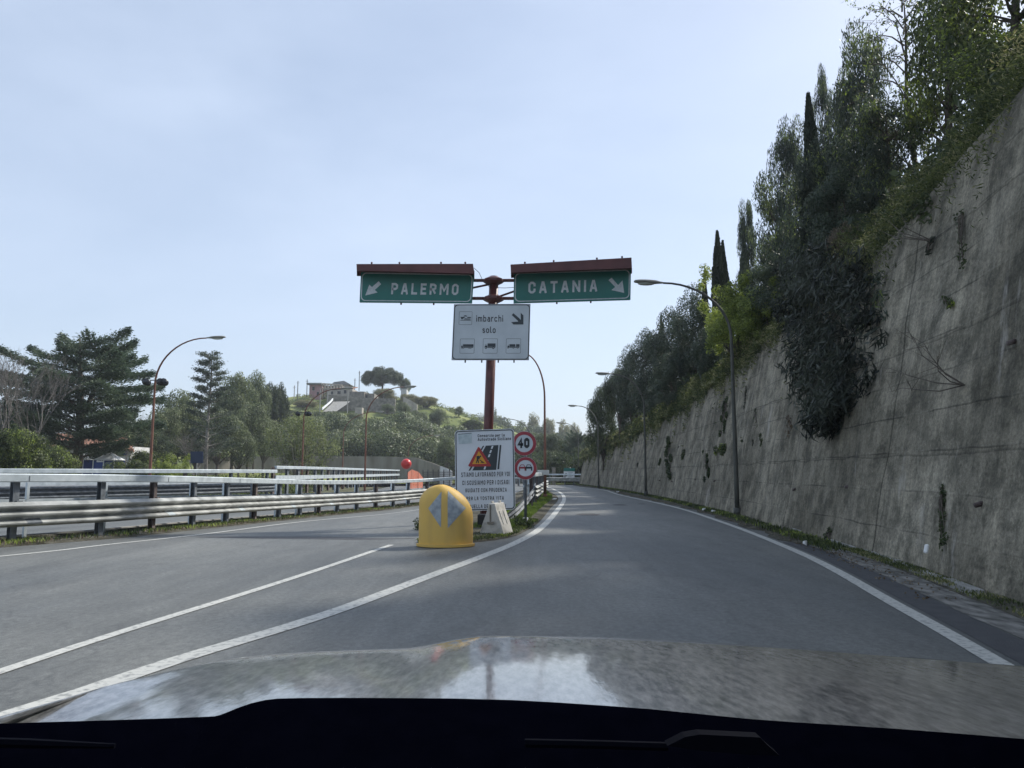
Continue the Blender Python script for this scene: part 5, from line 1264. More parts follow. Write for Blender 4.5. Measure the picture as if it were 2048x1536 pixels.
        for i in range(190):
            a = r.uniform(0, 6.28); k_ = r.random() ** 0.5; x, y = 5.3 * k_ * math.cos(a), 5.3 * k_ * math.sin(a); z = 9.4 - 3.0 * k_ ** 2.6 - r.random() * 3.7 * (1 - 0.45 * k_)
            q = r.uniform(0.7, 1.2); cl.append((x, y, z, q, q, q * 0.7))
        P, A, B = clumps(cl, 360, 0.5, tang=True); me = leafmesh('crown', P, A, 0.26, 0.14, B); lm = LM['pine']
        tm.tube([(0, 0, -0.5), (0.2, 0, 2), (0, 0.1, 4.2), (0.1, 0, 5.4)], [0.36, 0.3, 0.26, 0.2], 8); branches(tm, (0.1, 0, 4.8), [(c[0] * 0.8, c[1] * 0.8, c[2] - 0.4) for c in cl[:26]], 0.14, 0.05)
    elif kind == 'cedar':         # 13 m tall, layered plates
        tm.tube([(0, 0, -0.5), (0.2, 0, 4), (0, 0, 8), (-0.3, 0, 11.8)], [0.42, 0.34, 0.22, 0.06], 10); Ps, As = [], []
        tm.tube([(0, 0, 5), (1.2, 0.3, 8), (2.0, 0.2, 11)], [0.2, 0.12, 0.05], 7)
        nb_ = 58
        for i in range(nb_):
            f = (i + random.random()) / nb_; z = 2.9 + 8.4 * f; a = i * 2.399 + random.random() * 0.4; ln = (6.2 * (1 - 0.45 * f ** 2.2)) * random.uniform(0.62, 1.12) * (0.8 if f < 0.08 else 1)
            if math.cos(a) < -0.2: ln *= 1.12
            ox = 0 if random.random() < 0.6 else 1.4 * min(1, max(0, (z - 5) / 4)); d = V((math.cos(a), math.sin(a), 0)); b0 = V((ox * 0.8, 0, z))
            pts = [b0, b0 + d * ln * 0.35 + V((0, 0, 0.25 * ln * 0.35)), b0 + d * ln * 0.7 + V((0, 0, 0.22 * ln * 0.7 * 0.8)), b0 + d * ln + V((0, 0, 0.16 * ln + (0.5 if f > 0.7 else 0)))]
            tm.tube(pts, [0.09, 0.065, 0.04, 0.012], 5, cap=False)
            n = int(400 * ln); t = 0.22 + 0.8 * rng.random(n) ** 0.8; wv = (0.35 + 1.0 * np.sin(np.pi * np.clip(t, 0, 1)) ** 0.8) * ln * 0.17; lat = rng.normal(size=n) * wv * 0.75
            # ragged finger-like sprays
            lat = np.round(lat / 0.34) * 0.34 + rng.normal(size=n) * 0.07
            base_ = np.array([pts[0][:], pts[1][:], pts[2][:], pts[3][:]]); tt = np.clip(t, 0, 1) * 3; i0 = np.clip(tt.astype(int), 0, 2); fr = (tt - i0)[:, None]
            C = base_[i0] * (1 - fr) + base_[i0 + 1] * fr; side = np.array([-d.y, d.x, 0]); fwd = np.array(d[:])
            P = C + side * lat[:, None] + fwd * (rng.normal(size=n) * 0.12 - np.abs(lat) * 0.25)[:, None]; P[:, 2] += rng.normal(size=n) * 0.13 - np.abs(lat) * 0.20
            A = fwd * 0.8 + side * np.sign(lat)[:, None] * 0.6 + rng.normal(size=(n, 3)) * 0.35; A[:, 2] += 0.15; A /= np.linalg.norm(A, axis=1, keepdims=True); Ps.append(P); As.append(A)
        P = np.concatenate(Ps); A = np.concatenate(As); me = leafmesh('crown', P, A, 0.24, 0.07); lm = LM['cedar']
    elif kind == 'thinconifer':   # airy with visible pale trunk
        bark = M['palebark']; tm.tube([(0, 0, -0.5), (0.1, 0, 4), (-0.1, 0, 8), (0, 0, 9.9)], [0.18, 0.13, 0.07, 0.02], 8); Ps, As = [], []
        for i in range(52):
            f = i / 52; z = 2 + 7.7 * f; a = i * 2.4; ln = (2.9 * (1 - 0.72 * f)) * random.uniform(0.7, 1.1); d = V((math.cos(a), math.sin(a), 0)); b0 = V((0, 0, z)); e_ = b0 + d * ln + V((0, 0, ln * 0.25))
            tm.tube([b0, b0.lerp(e_, 0.5) + V((0, 0, -0.05)), e_], [0.035, 0.022, 0.006], 4, cap=False)
            n = int((110 if f < 0.4 else 300) * ln); t = 0.35 + 0.68 * rng.random(n); P = np.array(b0[:]) + (np.array(e_[:]) - np.array(b0[:])) * t[:, None] + rng.normal(size=(n, 3)) * np.array([0.22, 0.22, 0.08]); Ps.append(P)
            A = np.array(d[:]) + rng.normal(size=(n, 3)) * 0.5; A[:, 2] += 0.25; As.append(A / np.linalg.norm(A, axis=1, keepdims=True))
        P = np.concatenate(Ps); A = np.concatenate(As); me = leafmesh('crown', P, A, 0.2, 0.055); lm = LM['holm']
    elif kind == 'stems':         # many pale upright stems, light green leaves; 10 m tall, 11 wide
        bark = M['palebark']; cl = []
        for i in range(60):
            a = random.uniform(0, 6.28); sp = random.uniform(0.1, 1.0); top = V((5.0 * sp * math.cos(a), 5.0 * sp * math.sin(a), 9.6 - 3.6 * sp ** 2 - random.random() * 1.5)); b0 = V((random.uniform(-0.6, 0.6), random.uniform(-0.6, 0.6), -0.3))
            mid_ = b0.lerp(top, 0.5) + V((0, 0, 0.4)); tm.tube([b0, mid_, top], [0.075, 0.045, 0.012], 4, cap=False)
            for f in (0.55, 0.72, 0.88, 1.0): p = b0.lerp(top, f); q = random.uniform(0.45, 0.95); cl.append((p.x + random.uniform(-.5, .5), p.y + random.uniform(-.5, .5), p.z + 0.3, q, q, q))
        for i in range(30): a = random.uniform(0, 6.28); q = 0.8; cl.append((4.2 * math.cos(a) * random.random() ** .4, 4.2 * math.sin(a), random.uniform(0.6, 3.2), q, q, q))
        P, A = clumps(cl, 75, 0.5, 0.2); me = leafmesh('crown', P, A, 0.25, 0.13); lm = LM['olive']
    elif kind in ('bush', 'springbush', 'drybush', 'palebush'):
        cl = crown_clumps(3.6, 7.6, 4.6, 44, 1.25, 0.85, seed, -0.7)
        if kind == 'springbush':
            cl = cl[::2]
            for i in range(34): a = random.uniform(0, 6.28); rr_ = random.uniform(3, 5.0); cl.append((rr_ * math.cos(a), rr_ * math.sin(a), random.uniform(2, 9.6), 0.55, 0.55, 0.75))
        P, A, B = clumps(cl, 400 if kind != 'drybush' else 200, 0.4, 0.45, tang=True); s = 0.27
        me = leafmesh('crown', P, A, s, s * 0.5, B); lm = LM[{'bush': 'lime', 'springbush': 'spring', 'drybush': 'dry', 'palebush': 'pale'}[kind]]
        branches(tm, (0, 0, -0.3), [c[:3] for c in cl[:18]], 0.14)
    tme = bpy.data.meshes.new('trunk'); tme.from_pydata(tm.v, [], tm.f); tme.update(); tme.materials.append(bark)
    tme.polygons.foreach_set('use_smooth', [True] * len(tme.polygons))
    if me is not None: me.materials.append(lm)
    MESH[key] = (tme, me, lm); return MESH[key]
HT = {'cedar': 13.0}
def tree(name, kind, seed, u, Y, vtop, wpx, label, cat='tree', group=None, zb=None, rz=None, lm=None):
    """u, vtop: where the crown's centre and top stand; wpx: crown width in the photograph"""
    tme, me, l0 = tree_kind(kind, seed); p = at(u, vtop, Y); zb = tz(p.x, Y) - 0.2 if zb is None else zb
    h = p.z - zb; sz = h / (HT.get(kind, 10.0)); base_w = {'oak': 9.4, 'wood': 9.4, 'farwood': 9.4, 'holm': 8.6, 'euc': 7.2, 'darkeuc': 7.2, 'springeuc': 7.2, 'twiggy': 6.4, 'bare': 9.0, 'cypress': 2.1, 'pine': 12.2, 'cedar': 13.0, 'thinconifer': 5.8, 'stems': 11.0, 'bush': 9.6, 'springbush': 9.6, 'drybush': 9.6, 'palebush': 9.6}[kind]
    sx = (wpx / F * Y * 1.03) / base_w
    r = empty(name, (p.x, Y, zb), label, cat, group); r.scale = (sx, sx, sz); r.rotation_euler = (0, 0, (seed * 1.3 + u * 0.7) % 6.28 if rz is None else rz)
    t = bpy.data.objects.new('trunk', tme); col.objects.link(t); t.parent = r
    if me is not None:
        c = bpy.data.objects.new('crown', me); col.objects.link(c); c.parent = r
        if lm: 
            c.material_slots[0].link = 'OBJECT'; c.material_slots[0].material = LM[lm]
    return r
GT = 'trees on the slope above the retaining wall'
# right slope, from near to far
for a in (
 ('broadleaf_tree', 'springeuc', 1, 2010, 14.5, -230, 520, 'tall tree with yellow green leaves in the top right corner above the wall'),
 ('broadleaf_tree', 'springeuc', 2, 1875, 17.5, -170, 330, 'dense tree with mixed green leaves right of the twiggy one at the top edge'),
 ('twiggy_tree', 'twiggy', 1, 1800, 20, -40, 330, 'thin half bare tree with arching twigs against the bright sky'),
 ('broadleaf_tree', 'springeuc', 3, 2075, 12.5, 60, 420, 'dark shaded tree leaning over the wall top at the right edge'),
 ('eucalyptus_tree', 'euc', 4, 1722, 23, 80, 215, 'eucalyptus with drooping leaves left of the twiggy tree'),
 ('eucalyptus_tree', 'euc', 2, 1770, 20, 210, 300, 'wide dark eucalyptus under the twiggy tree'),
 ('eucalyptus_tree', 'euc', 3, 1640, 31, 158, 90, 'slim airy eucalyptus behind the tall cypress'),
 ('cypress_tree', 'cypress', 1, 1616, 24.2, 180, 54, 'tall narrow cypress high on the slope in front of the slim eucalyptus'),
 ('eucalyptus_tree', 'euc', 2, 1570, 29, 262, 130, 'eucalyptus with ragged top left of the tall cypress'),
 ('eucalyptus_tree', 'euc', 2, 1640, 24, 300, 250, 'broad dark eucalyptus at the centre of the slope'),
 ('eucalyptus_tree', 'euc', 5, 1550, 31, 370, 170, 'low dark eucalyptus above the spring green bush'),
 ('holm_oak', 'holm', 1, 1700, 20.5, 330, 220, 'dense holm oak behind the big hanging shrub'),
 ('dry_bush', 'drybush', 1, 1690, 18.8, 425, 95, 'brown half dry bush above the hanging shrub'),
 ('eucalyptus_tree', 'euc', 1, 1492, 37, 408, 76, 'small pale airy eucalyptus just right of the cypress pair'),
 ('cypress_tree', 'cypress', 2, 1434, 40, 457, 40, 'pointed dark cypress, taller of the pair above the spring green bush'),
 ('cypress_tree', 'cypress', 1, 1445, 41, 477, 34, 'shorter cypress joined to the right of the pointed one'),
 ('cypress_tree', 'cypress', 2, 1488, 38, 478, 40, 'blunt cypress behind the small pale eucalyptus'),
 ('cypress_tree', 'cypress', 1, 1408, 43, 545, 26, 'short cypress left of the pointed pair'),
 ('spring_bush', 'springbush', 1, 1480, 30.5, 538, 185, 'bright spring green bush on the wall top behind the nearest lamp'),
 ('spring_bush', 'springbush', 2, 1535, 27.5, 565, 170, 'lower mixed green bush right of the bright spring bush'),
 ('holm_oak', 'holm', 2, 1575, 26.5, 470, 190, 'dark holm oak right of the bright spring bush'),
 ('holm_oak', 'holm', 1, 1388, 45, 566, 125, 'grey green holm oak left of the cypress pair'),
 ('holm_oak', 'holm', 2, 1340, 50, 598, 120, 'holm oak in front of the small cypress tip'),
 ('cypress_tree', 'cypress', 2, 1322, 58, 622, 17, 'small cypress tip poking above the holm oaks'),
 ('holm_oak', 'holm', 3, 1300, 58, 645, 115, 'rounded holm oak behind the second lamp'),
 ('holm_oak', 'holm', 1, 1262, 66, 688, 100, 'holm oak left of the second lamp pole'),
 ('holm_oak', 'holm', 2, 1420, 38, 640, 90, 'dark holm oak in the shade under the cypress pair'),
 ('holm_oak', 'holm', 3, 1350, 46, 690, 120, 'low dark holm oak above the grassy wall top'),
 ('holm_oak', 'holm', 1, 1330, 54, 740, 90, 'low holm oak crossed by the second lamp arm'),
 ('holm_oak', 'oak', 2, 1238, 68, 722, 84, 'dark oak beside the airy end tree'),
 ('broadleaf_tree', 'oak', 3, 1204, 76, 765, 80, 'ragged dark tree with gaps at the end of the row over the third lamp'),
 ('holm_oak', 'holm', 2, 1262, 70, 800, 80, 'low shaded tree over the far part of the wall'),
): tree(*a, 'tree', GT)

# left background
GC = 'trees behind the left guardrails'
for a in (
 ('cedar_tree', 'cedar', 1, 170, 60, 645, 330, 'big dark cedar with layered branches on the left'),
 ('bare_tree', 'bare', 1, 10, 46, 585, 300, 'leafless tree with fine pale twigs at the left edge'),
 ('bare_tree', 'bare', 2, 90, 52, 640, 230, 'slender leafless tree in front of the cedar'),
 ('bare_tree', 'bare', 1, 262, 66, 760, 110, 'small leafless tree between cedar and the brown lamp'),
 ('spring_bush', 'bush', 1, 40, 40, 825, 150, 'yellow green bush behind the rail at the left edge'),
 ('spring_bush', 'bush', 2, 108, 44, 862, 110, 'green bush right of the left edge bush'),
 ('spring_bush', 'springbush', 1, 345, 50, 905, 80, 'small bright green bush by the blue sign'),
 ('spring_bush', 'bush', 2, 282, 52, 900, 80, 'dull green bush at the foot of the brown lamp'),
 ('spring_bush', 'bush', 2, 308, 62, 880, 120, 'bushy green shrub beside the house wall under the cedar'),
 ('spring_bush', 'bush', 1, 235, 55, 908, 60, 'small green bush in front of the blue gazebo'),
 ('bare_tree', 'bare', 2, 390, 75, 830, 130, 'small leafless tree below the thin conifer'),
 ('thin_conifer', 'thinconifer', 1, 424, 88, 698, 120, 'airy conifer with visible pale trunk on the left hill'),
 ('oak_tree', 'wood', 1, 360, 98, 772, 110, 'rounded dark tree left of the airy conifer'),
 ('oak_tree', 'wood', 2, 330, 90, 800, 90, 'low dark tree behind the brown lamp pole'),
 ('oak_tree', 'wood', 3, 470, 108, 742, 110, 'dark tree right of the airy conifer'),
 ('pine_tree', 'wood', 1, 515, 118, 734, 70, 'upright pine with lumpy top on the left hill'),
 ('umbrella_pine', 'pine', 1, 550, 132, 757, 66, 'small umbrella pine at the right end of the left wood'),
 ('oak_tree', 'wood', 2, 500, 105, 790, 100, 'broad tree under the lumpy pine'),
 ('oak_tree', 'wood', 3, 440, 96, 810, 120, 'shaded tree at the bottom of the left wood'),
 ('oak_tree', 'wood', 1, 530, 112, 830, 90, 'dark low tree left of the pale multi stemmed tree'),
 ('oak_tree', 'wood', 2, 395, 100, 850, 120, 'grey green tree over the far wall on the left'),
 ('oak_tree', 'wood', 3, 480, 100, 855, 80, 'lowest dark tree beside the far wall'),
 ('multi_stem_tree', 'stems', 1, 600, 72, 822, 165, 'pale green tree of many upright stems behind the rail'),
 ('oak_tree', 'wood', 1, 300, 84, 850, 110, 'dark tree behind the small white headed lamp'),
 ('oak_tree', 'wood', 2, 20, 78, 800, 120, 'dark tree behind the bushes at the far left'),
): tree(*a, 'tree', GC)
# hill
GH = 'trees on the distant hill'
for a in (
 ('umbrella_pine', 'pine', 1, 766, 214, 731, 86, 'large umbrella pine crowning the hilltop beside the houses'),
 ('oak_tree', 'wood', 2, 812, 216, 752, 26, 'small tree against the sky right of the umbrella pine'),
 ('dry_bush', 'palebush', 1, 770, 207, 772, 62, 'pale dry scrub below the umbrella pine'),
 ('dry_bush', 'palebush', 2, 818, 208, 782, 50, 'pale scrub right of the white hut'),
 ('dry_bush', 'palebush', 1, 852, 210, 788, 56, 'pale scrub on the descending ridge'),
 ('oak_tree', 'wood', 1, 775, 190, 806, 32, 'dark bush left on the slope under the pine'),
 ('oak_tree', 'wood', 3, 806, 184, 802, 42, 'green rounded tree in the middle of the slope'),
 ('oak_tree', 'wood', 2, 838, 176, 816, 58, 'large rounded dark tree low on the right slope'),
 ('oak_tree', 'wood', 1, 877, 182, 815, 52, 'dark flat topped tree on the right slope'),
 ('oak_tree', 'wood', 3, 918, 206, 812, 24, 'small tree on the ridge right of the slope'),
 ('spring_bush', 'springbush', 1, 802, 170, 828, 34, 'bright yellow green bush in the middle of the slope'),
 ('oak_tree', 'wood', 2, 572, 190, 800, 26, 'dark bush on the grass left below the pink house'),
 ('dry_bush', 'palebush', 2, 610, 190, 796, 60, 'straw coloured scrub under the pink house'),
 ('dry_bush', 'bush', 1, 900, 178, 846, 60, 'light green scrub left of the red post'),
 ('dry_bush', 'bush', 2, 946, 190, 832, 60, 'light green scrub behind the red post'),
 ('oak_tree', 'wood', 1, 632, 176, 822, 60, 'grey green tree below the hill lane'),
 ('oak_tree', 'wood', 2, 712, 172, 822, 56, 'green tree under the stone ruin'),
 ('oak_tree', 'wood', 3, 585, 178, 820, 60, 'grey green tree left of the hill lane'),
): tree(*a, 'tree', GH)
k = 0
labs = ['leftmost', 'second', 'third', 'fourth', 'fifth', 'sixth', 'seventh', 'eighth', 'ninth', 'tenth']
# the wood at the hill foot reads as one mass: one object
rng = np.random.default_rng(11); random.seed(11); cl = []
for i in range(240):
    u = random.uniform(560, 925); Y = random.uniform(128, 168); vt = 838 + 8 * math.sin(u * 0.045) + 0.0 * u + (Y < 140) * 26 + random.uniform(-10, 26) + max(0, (u - 840)) * 0.30
    p = at(u, vt, Y); q = random.uniform(1.7, 3.3); cl.append((p.x, Y, p.z - q, q, q, q * 0.95))
    for kk in range(2):
        cl.append((p.x + random.uniform(-2, 2), Y - random.uniform(0, 2), max(1.0, p.z - q - random.uniform(2, 6)), q * 0.9, q * 0.9, q))
P, A, B = clumps(cl, 150, 0.3, 0.8, tang=True); me = leafmesh('wood', P, A, 0.42, 0.27, B); o = link('wood', me, LM['wood'])
tag(o, 'dense wood of rounded trees across the foot of the hill', 'wood', None, 'stuff')
# scrub all over the slopes
rng = np.random.default_rng(12); cl = []
while len(cl) < 900:
    x = random.uniform(-110, 45); Y = random.uniform(150, 262); h = hills(x, Y)
    if h < 1.5: continue
    u = 1024 + F * x / Y
    if 640 < u < 705 and Y < 200: continue
    q = random.uniform(0.5, 1.5); cl.append((x, Y, h + q * 0.3 - 0.3, q, q, q * 0.8))
P, A, B = clumps(cl, 80, 0.6, 0.6, tang=True); me = leafmesh('scrub', P, A, 0.42, 0.24, B); o = link('scrub', me, LM['olive']); tag(o, 'low pale green scrub covering the grassy hill slopes', 'scrub', None, 'stuff')
# distant ridge
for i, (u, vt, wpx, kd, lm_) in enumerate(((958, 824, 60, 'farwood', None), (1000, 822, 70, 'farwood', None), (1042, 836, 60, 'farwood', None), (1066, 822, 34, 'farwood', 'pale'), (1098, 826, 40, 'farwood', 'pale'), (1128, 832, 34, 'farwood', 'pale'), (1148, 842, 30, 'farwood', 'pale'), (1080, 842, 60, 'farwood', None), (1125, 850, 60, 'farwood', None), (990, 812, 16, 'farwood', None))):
    tree('ridge_tree', kd, 1 + i % 3, u, 330 - (i % 3) * 14, vt, wpx, ('dark ' if lm_ is None else 'pale ') + 'tree on the far ridge, ' + labs[sorted([958, 1000, 1042, 1066, 1098, 1128, 1148, 1080, 1125, 990]).index(u)] + ' from the left', 'tree', 'trees on the far ridge', lm=lm_)
for i, (u, vt, wpx, Y, kd) in enumerate(((1040, 868, 80, 128, 'wood'), (1078, 858, 70, 136, 'wood'), (1105, 866, 64, 126, 'oak'), (1140, 872, 60, 122, 'oak'), (1172, 862, 60, 126, 'wood'), (1200, 850, 50, 118, 'oak'), (1160, 890, 50, 112, 'oak'), (1090, 895, 70, 112, 'oak'), (1050, 905, 60, 108, 'oak'), (1120, 900, 50, 106, 'oak'))):
    tree('oak_tree', kd, 1 + i % 3, u, Y, vt, wpx, 'dark tree closing the end of the road, ' + labs[sorted([1040, 1078, 1105, 1140, 1172, 1200, 1160, 1090, 1050, 1120]).index(u)] + ' from the left', 'tree', 'dark trees at the end of the road')
tree('cedar_tree', 'cedar', 2, 1152, 118, 857, 56, 'small layered conifer rising above the far end of the road', 'tree')
tree('oak_tree', 'wood', 2, 945, 122, 866, 70, 'grey green tree directly behind the roadworks board', 'tree')
tree('oak_tree', 'wood', 3, 895, 118, 872, 60, 'grey green tree left of the roadworks board', 'tree')

# ------------------------------------------------------------------ undergrowth and wall plants
rng = np.random.default_rng(21); random.seed(21)
def wallface(u, v):
    """point on the wall face seen at this pixel"""
    lo_, hi_ = 3.0, 110.0
    best = None
    for Y in np.arange(4, 92, 0.1):
        p = at(u, v, Y); e = p.x - (wb(Y) + BAT * p.z)
        if e > 0: return V((wb(Y) + BAT * p.z, Y, p.z))
    return at(u, v, 92)
# grass and brambles spilling over the wall crest
n = 170000; Y = -6 + 100 * rng.random(n) ** 1.7; edge = np.array([wb(y) + BAT * wh(y) for y in Y]); H = np.array([wh(y) for y in Y])
clumpn = np.clip(0.45 + 0.6 * np.sin(Y * 1.9 + 2 * np.sin(Y * 0.6)) * np.sin(Y * 0.73 + 1), 0, 1) ; d = rng.normal(size=n) * 0.45 + 0.45; over = np.clip(-d, 0, 1)
z = H + 0.15 + np.clip(d, 0, 2) * 0.6 + rng.random(n) * (0.35 + 0.9 * clumpn) * np.where(d > -0.1, 1, 0.3) - over * (0.25 + 2.6 * clumpn ** 1.5); x = edge + d
wbv = np.array([wb(y) for y in Y]); face = wbv + BAT * z - 0.02 - 0.16 * rng.random(n); x = np.where(z < H + 0.05, face, x)
P = np.stack([x, Y, z], 1); A = rng.normal(size=(n, 3)) * 0.55; A[:, 0] -= 0.5; A[:, 2] += 0.25; A /= np.linalg.norm(A, axis=1, keepdims=True)
me = leafmesh('crest_undergrowth', P, A, np.clip(0.028 + 0.0036 * (Y + 6), 0.04, 0.3), np.clip(0.005 + 0.0009 * (Y + 6), 0.008, 0.07)); o = link('crest_undergrowth', me, LM['grass']); tag(o, 'long grass and brambles hanging over the crest of the retaining wall', 'undergrowth', None, 'stuff')
n = 110000; Y = -6 + 105 * rng.random(n) ** 1.2; edge = np.array([wb(y) + BAT * wh(y) for y in Y]); d = 0.3 + rng.random(n) * 10
x = edge + d; lump = 1.2 + np.sin(x * 1.3 + Y * 0.7) * np.sin(Y * 1.1 - x * 0.5); z = np.array([tz(a, b) for a, b in zip(x, Y)]) + rng.random(n) * (0.4 + 0.9 * lump)
A = unit(n); me = leafmesh('slope_undergrowth', np.stack([x, Y, z], 1), A, 0.26, 0.12); o = link('slope_undergrowth', me, LM['oak']); tag(o, 'dark bushy undergrowth covering the slope above the wall', 'undergrowth', None, 'stuff')
def wallplant(name, pxs, dens, size, lm, label, out=0.35, aspect=0.4, droop=0.5, rad=None, cat='plant'):
    """pxs: list of (u, v, radius px) lobes on the wall face"""
    Ps, As = [], []; root = None
    for u, v, rp in pxs:
        c = wallface(u, v)
        if root is None: root = c
        r = rp / F * c.y; n = max(12, int(dens * r * r)); q = unit(n) * (0.35 + 0.7 * rng.random(n) ** 0.5)[:, None]
        P = np.array(c[:]) + q * np.array([out * min(1, r * 1.4), r, r]) + np.array([-out * 0.5 * min(1, r * 1.6), 0, 0]); Ps.append(P)
        A = rng.normal(size=(n, 3)) * 0.6 + np.array([-0.35, 0, -droop]); As.append(A / np.linalg.norm(A, axis=1, keepdims=True))
    P = np.concatenate(Ps); A = np.concatenate(As); g = empty(name, root, label, cat, 'plants growing on the retaining wall')
    me = leafmesh('leaves', P - np.array(root[:]), A, size, size * aspect); o = link('leaves', me, LM[lm]); o.parent = g
    m_ = MB()
    for k_ in range(min(14, len(pxs) * 3)):
        j = random.randrange(len(P)); t = V(P[j]); sr = min(0.014, 0.0006 * root.y * root.y / 10 + 0.002); m_.tube([root + V((0.02, 0, 0)), root.lerp(t, 0.5) + V((-0.03, 0, 0.02)), t], [sr, sr * 0.7, sr * 0.3], 4, cap=False)
    m_.build('stem', M['bark'], g); return g
big = []
for i in range(120):
    v = random.uniform(560, 858); t = (v - 560) / 298; cxu = 1685 + 14 * math.sin(v * 0.02) ; half = 92 * math.sin(math.pi * min(1, 0.28 + 0.72 * t)) ** 0.6 if t > 0.15 else 70
    big.append((cxu + random.uniform(-1, 1) * half * (0.86 if t < 0.8 else 0.7), v, random.uniform(14, 25)))
big += [(1690 + random.uniform(-85, 70), random.uniform(500, 590), random.uniform(14, 24)) for _ in range(34)] + [(1690 + random.uniform(-110, 95), random.uniform(620, 800), random.uniform(7, 12)) for _ in range(26)]
wallplant('hanging_shrub', [(1690, 600, 20)] + big, 1350, 0.25, 'dark', 'big dark shrub with drooping long leaves hanging down the wall', 1.5, 0.17, 0.8, cat='shrub')
wallplant('hanging_shrub', [(1765 + random.uniform(-40, 20), random.uniform(545, 660), 12) for _ in range(16)], 900, 0.22, 'euc', 'sparse drooping twigs right of the big dark hanging shrub', 0.6, 0.17, 0.9, cat='shrub')
wallplant('wall_plant', [(1455 - i * 1.2 + random.uniform(-5, 5), 800 + i * 7.5, 7) for i in range(10)], 3500, 0.12, 'oak', 'trailing dark creeper right beside the nearest lamp pole', 0.2)
wallplant('wall_plant', [(1413 + random.uniform(-6, 6), 905 + i * 9, 6.5) for i in range(7)], 3500, 0.12, 'oak', 'narrow dark creeper halfway up the wall, left of the nearest lamp', 0.2)
wallplant('wall_plant', [(1440 + random.uniform(-12, 12), 892 + random.uniform(-8, 14), 9) for i in range(7)], 1800, 0.13, 'lime', 'loose green tuft left of the nearest lamp pole', 0.3)
wallplant('wall_plant', [(1494 - i * 1.0, 775 + i * 8, 3.6) for i in range(6)], 5000, 0.10, 'dark', 'thin black creeper strip just right of the nearest lamp', 0.12)
wallplant('wall_plant', [(1512 + random.uniform(-4, 4), 822 + i * 8, 5) for i in range(5)], 3500, 0.10, 'oak', 'small trailing tuft on the pale wall joint', 0.15)
wallplant('wall_plant', [(1524, 875, 8), (1528, 884, 8), (1526, 890, 6)], 3000, 0.12, 'oak', 'round tuft right of a smaller one on the pale wall', 0.25)
wallplant('wall_plant', [(1508, 884, 5), (1508, 890, 5)], 3500, 0.10, 'dark', 'tiny black tuft on the pale wall below the trailing one', 0.2)
wallplant('wall_plant', [(1492 , 886, 6), (1485, 880, 6)], 1500, 0.12, 'lime', 'small loose green tuft touching the lamp pole', 0.2)
wallplant('wall_plant', [(1342 + random.uniform(-6, 6) - i * 0.6, 880 + i * 9, 8) for i in range(9)], 1600, 0.16, 'oak', 'long creeper on the far half of the wall', 0.3)
wallplant('wall_plant', [(1370, 905, 7), (1368, 914, 7)], 1600, 0.15, 'oak', 'small creeper right of the long one', 0.3)
wallplant('wall_plant', [(1322, 922, 6), (1320, 928, 5)], 1800, 0.15, 'oak', 'small round tuft left of the long creeper', 0.3)
wallplant('wall_plant', [(1277, 930, 5)], 2000, 0.15, 'dark', 'tiny dark tuft left of the second lamp pole', 0.3)
wallplant('wall_plant', [(1580 + random.uniform(-7, 7), 850 + random.uniform(-18, 22), 8) for i in range(8)], 700, 0.12, 'dry', 'dry brownish tuft left of the big hanging shrub', 0.3)
wallplant('wall_plant', [(1898 + random.uniform(-6, 6), 600 + random.uniform(-10, 10), 9) for i in range(6)], 2600, 0.08, 'lime', 'round green tuft high on the near wall', 0.3)
wallplant('wall_plant', [(1925 + random.uniform(-8, 10), 425 + i * 10, 9) for i in range(12)], 2600, 0.07, 'oak', 'tall green creeper strip high on the right wall', 0.15)
wallplant('wall_plant', [(1888 + random.uniform(-5, 5), 975 + i * 9, 9) for i in range(14)], 4200, 0.07, 'oak', 'long ivy strip climbing the near wall above the white rag', 0.12)
wallplant('wall_plant', [(1866, 480, 8), (1862, 495, 7), (1858, 505, 6)], 1500, 0.10, 'dark', 'small dark tuft near the crest of the near wall', 0.25)
wallplant('wall_plant', [(1842 + random.uniform(-20, 20), 410 + random.uniform(-14, 30), 16) for i in range(9)], 1500, 0.11, 'oak', 'dark leafy overhang at the crest of the near wall', 0.4)
wallplant('wall_plant', [(1658 + random.uniform(-5, 5), 1062 + i * 8, 8) for i in range(4)], 3500, 0.08, 'oak', 'dark small bush at the foot of the wall by the kerb', 0.25)
# bare twig bush
c = wallface(1932, 770); g = empty('twig_bush', c, 'leafless bush with long twigs spreading left from the near wall', 'shrub', 'plants growing on the retaining wall'); m_ = MB()
for u, v in ((1800, 735), (1868, 655), (1895, 675), (1830, 785), (1940, 710)):
    e_ = wallface(u, v) + V((-0.45, 0, 0)); mid_ = c.lerp(e_, random.uniform(0.4, 0.6)) + V((random.uniform(-0.3, -0.1), random.uniform(-0.15, 0.15), random.uniform(-0.16, 0.06))); q1 = c.lerp(mid_, 0.5) + V((0, random.uniform(-0.05, 0.05), -0.05)); m_.tube([c, q1, mid_, mid_.lerp(e_, 0.5) + V((0, 0, 0.05)), e_], [0.011, 0.009, 0.007, 0.005, 0.002], 5, cap=False)
    for k_ in range(5):
        a = mid_.lerp(e_, random.random()); m_.tube([a, a + V((random.uniform(-0.2, 0.05), random.uniform(-0.3, 0.3), random.uniform(-0.1, 0.35)))], [0.005, 0.002], 3, cap=False)
m_.build('twig', M['bark'], g)
c = wallface(1868, 482); g = empty('twig_bush', c, 'small leafless twigs near the crest of the near wall', 'shrub', 'plants growing on the retaining wall'); m_ = MB()
for u, v in ((1820, 440), (1845, 425), (1800, 460), (1835, 455)):
    e_ = wallface(u, v) + V((-0.4, 0, 0)); m_.tube([c, c.lerp(e_, 0.5) + V((-0.15, 0, -0.05)), e_], [0.012, 0.008, 0.003], 5, cap=False)
m_.build('twig', M['bark'], g)

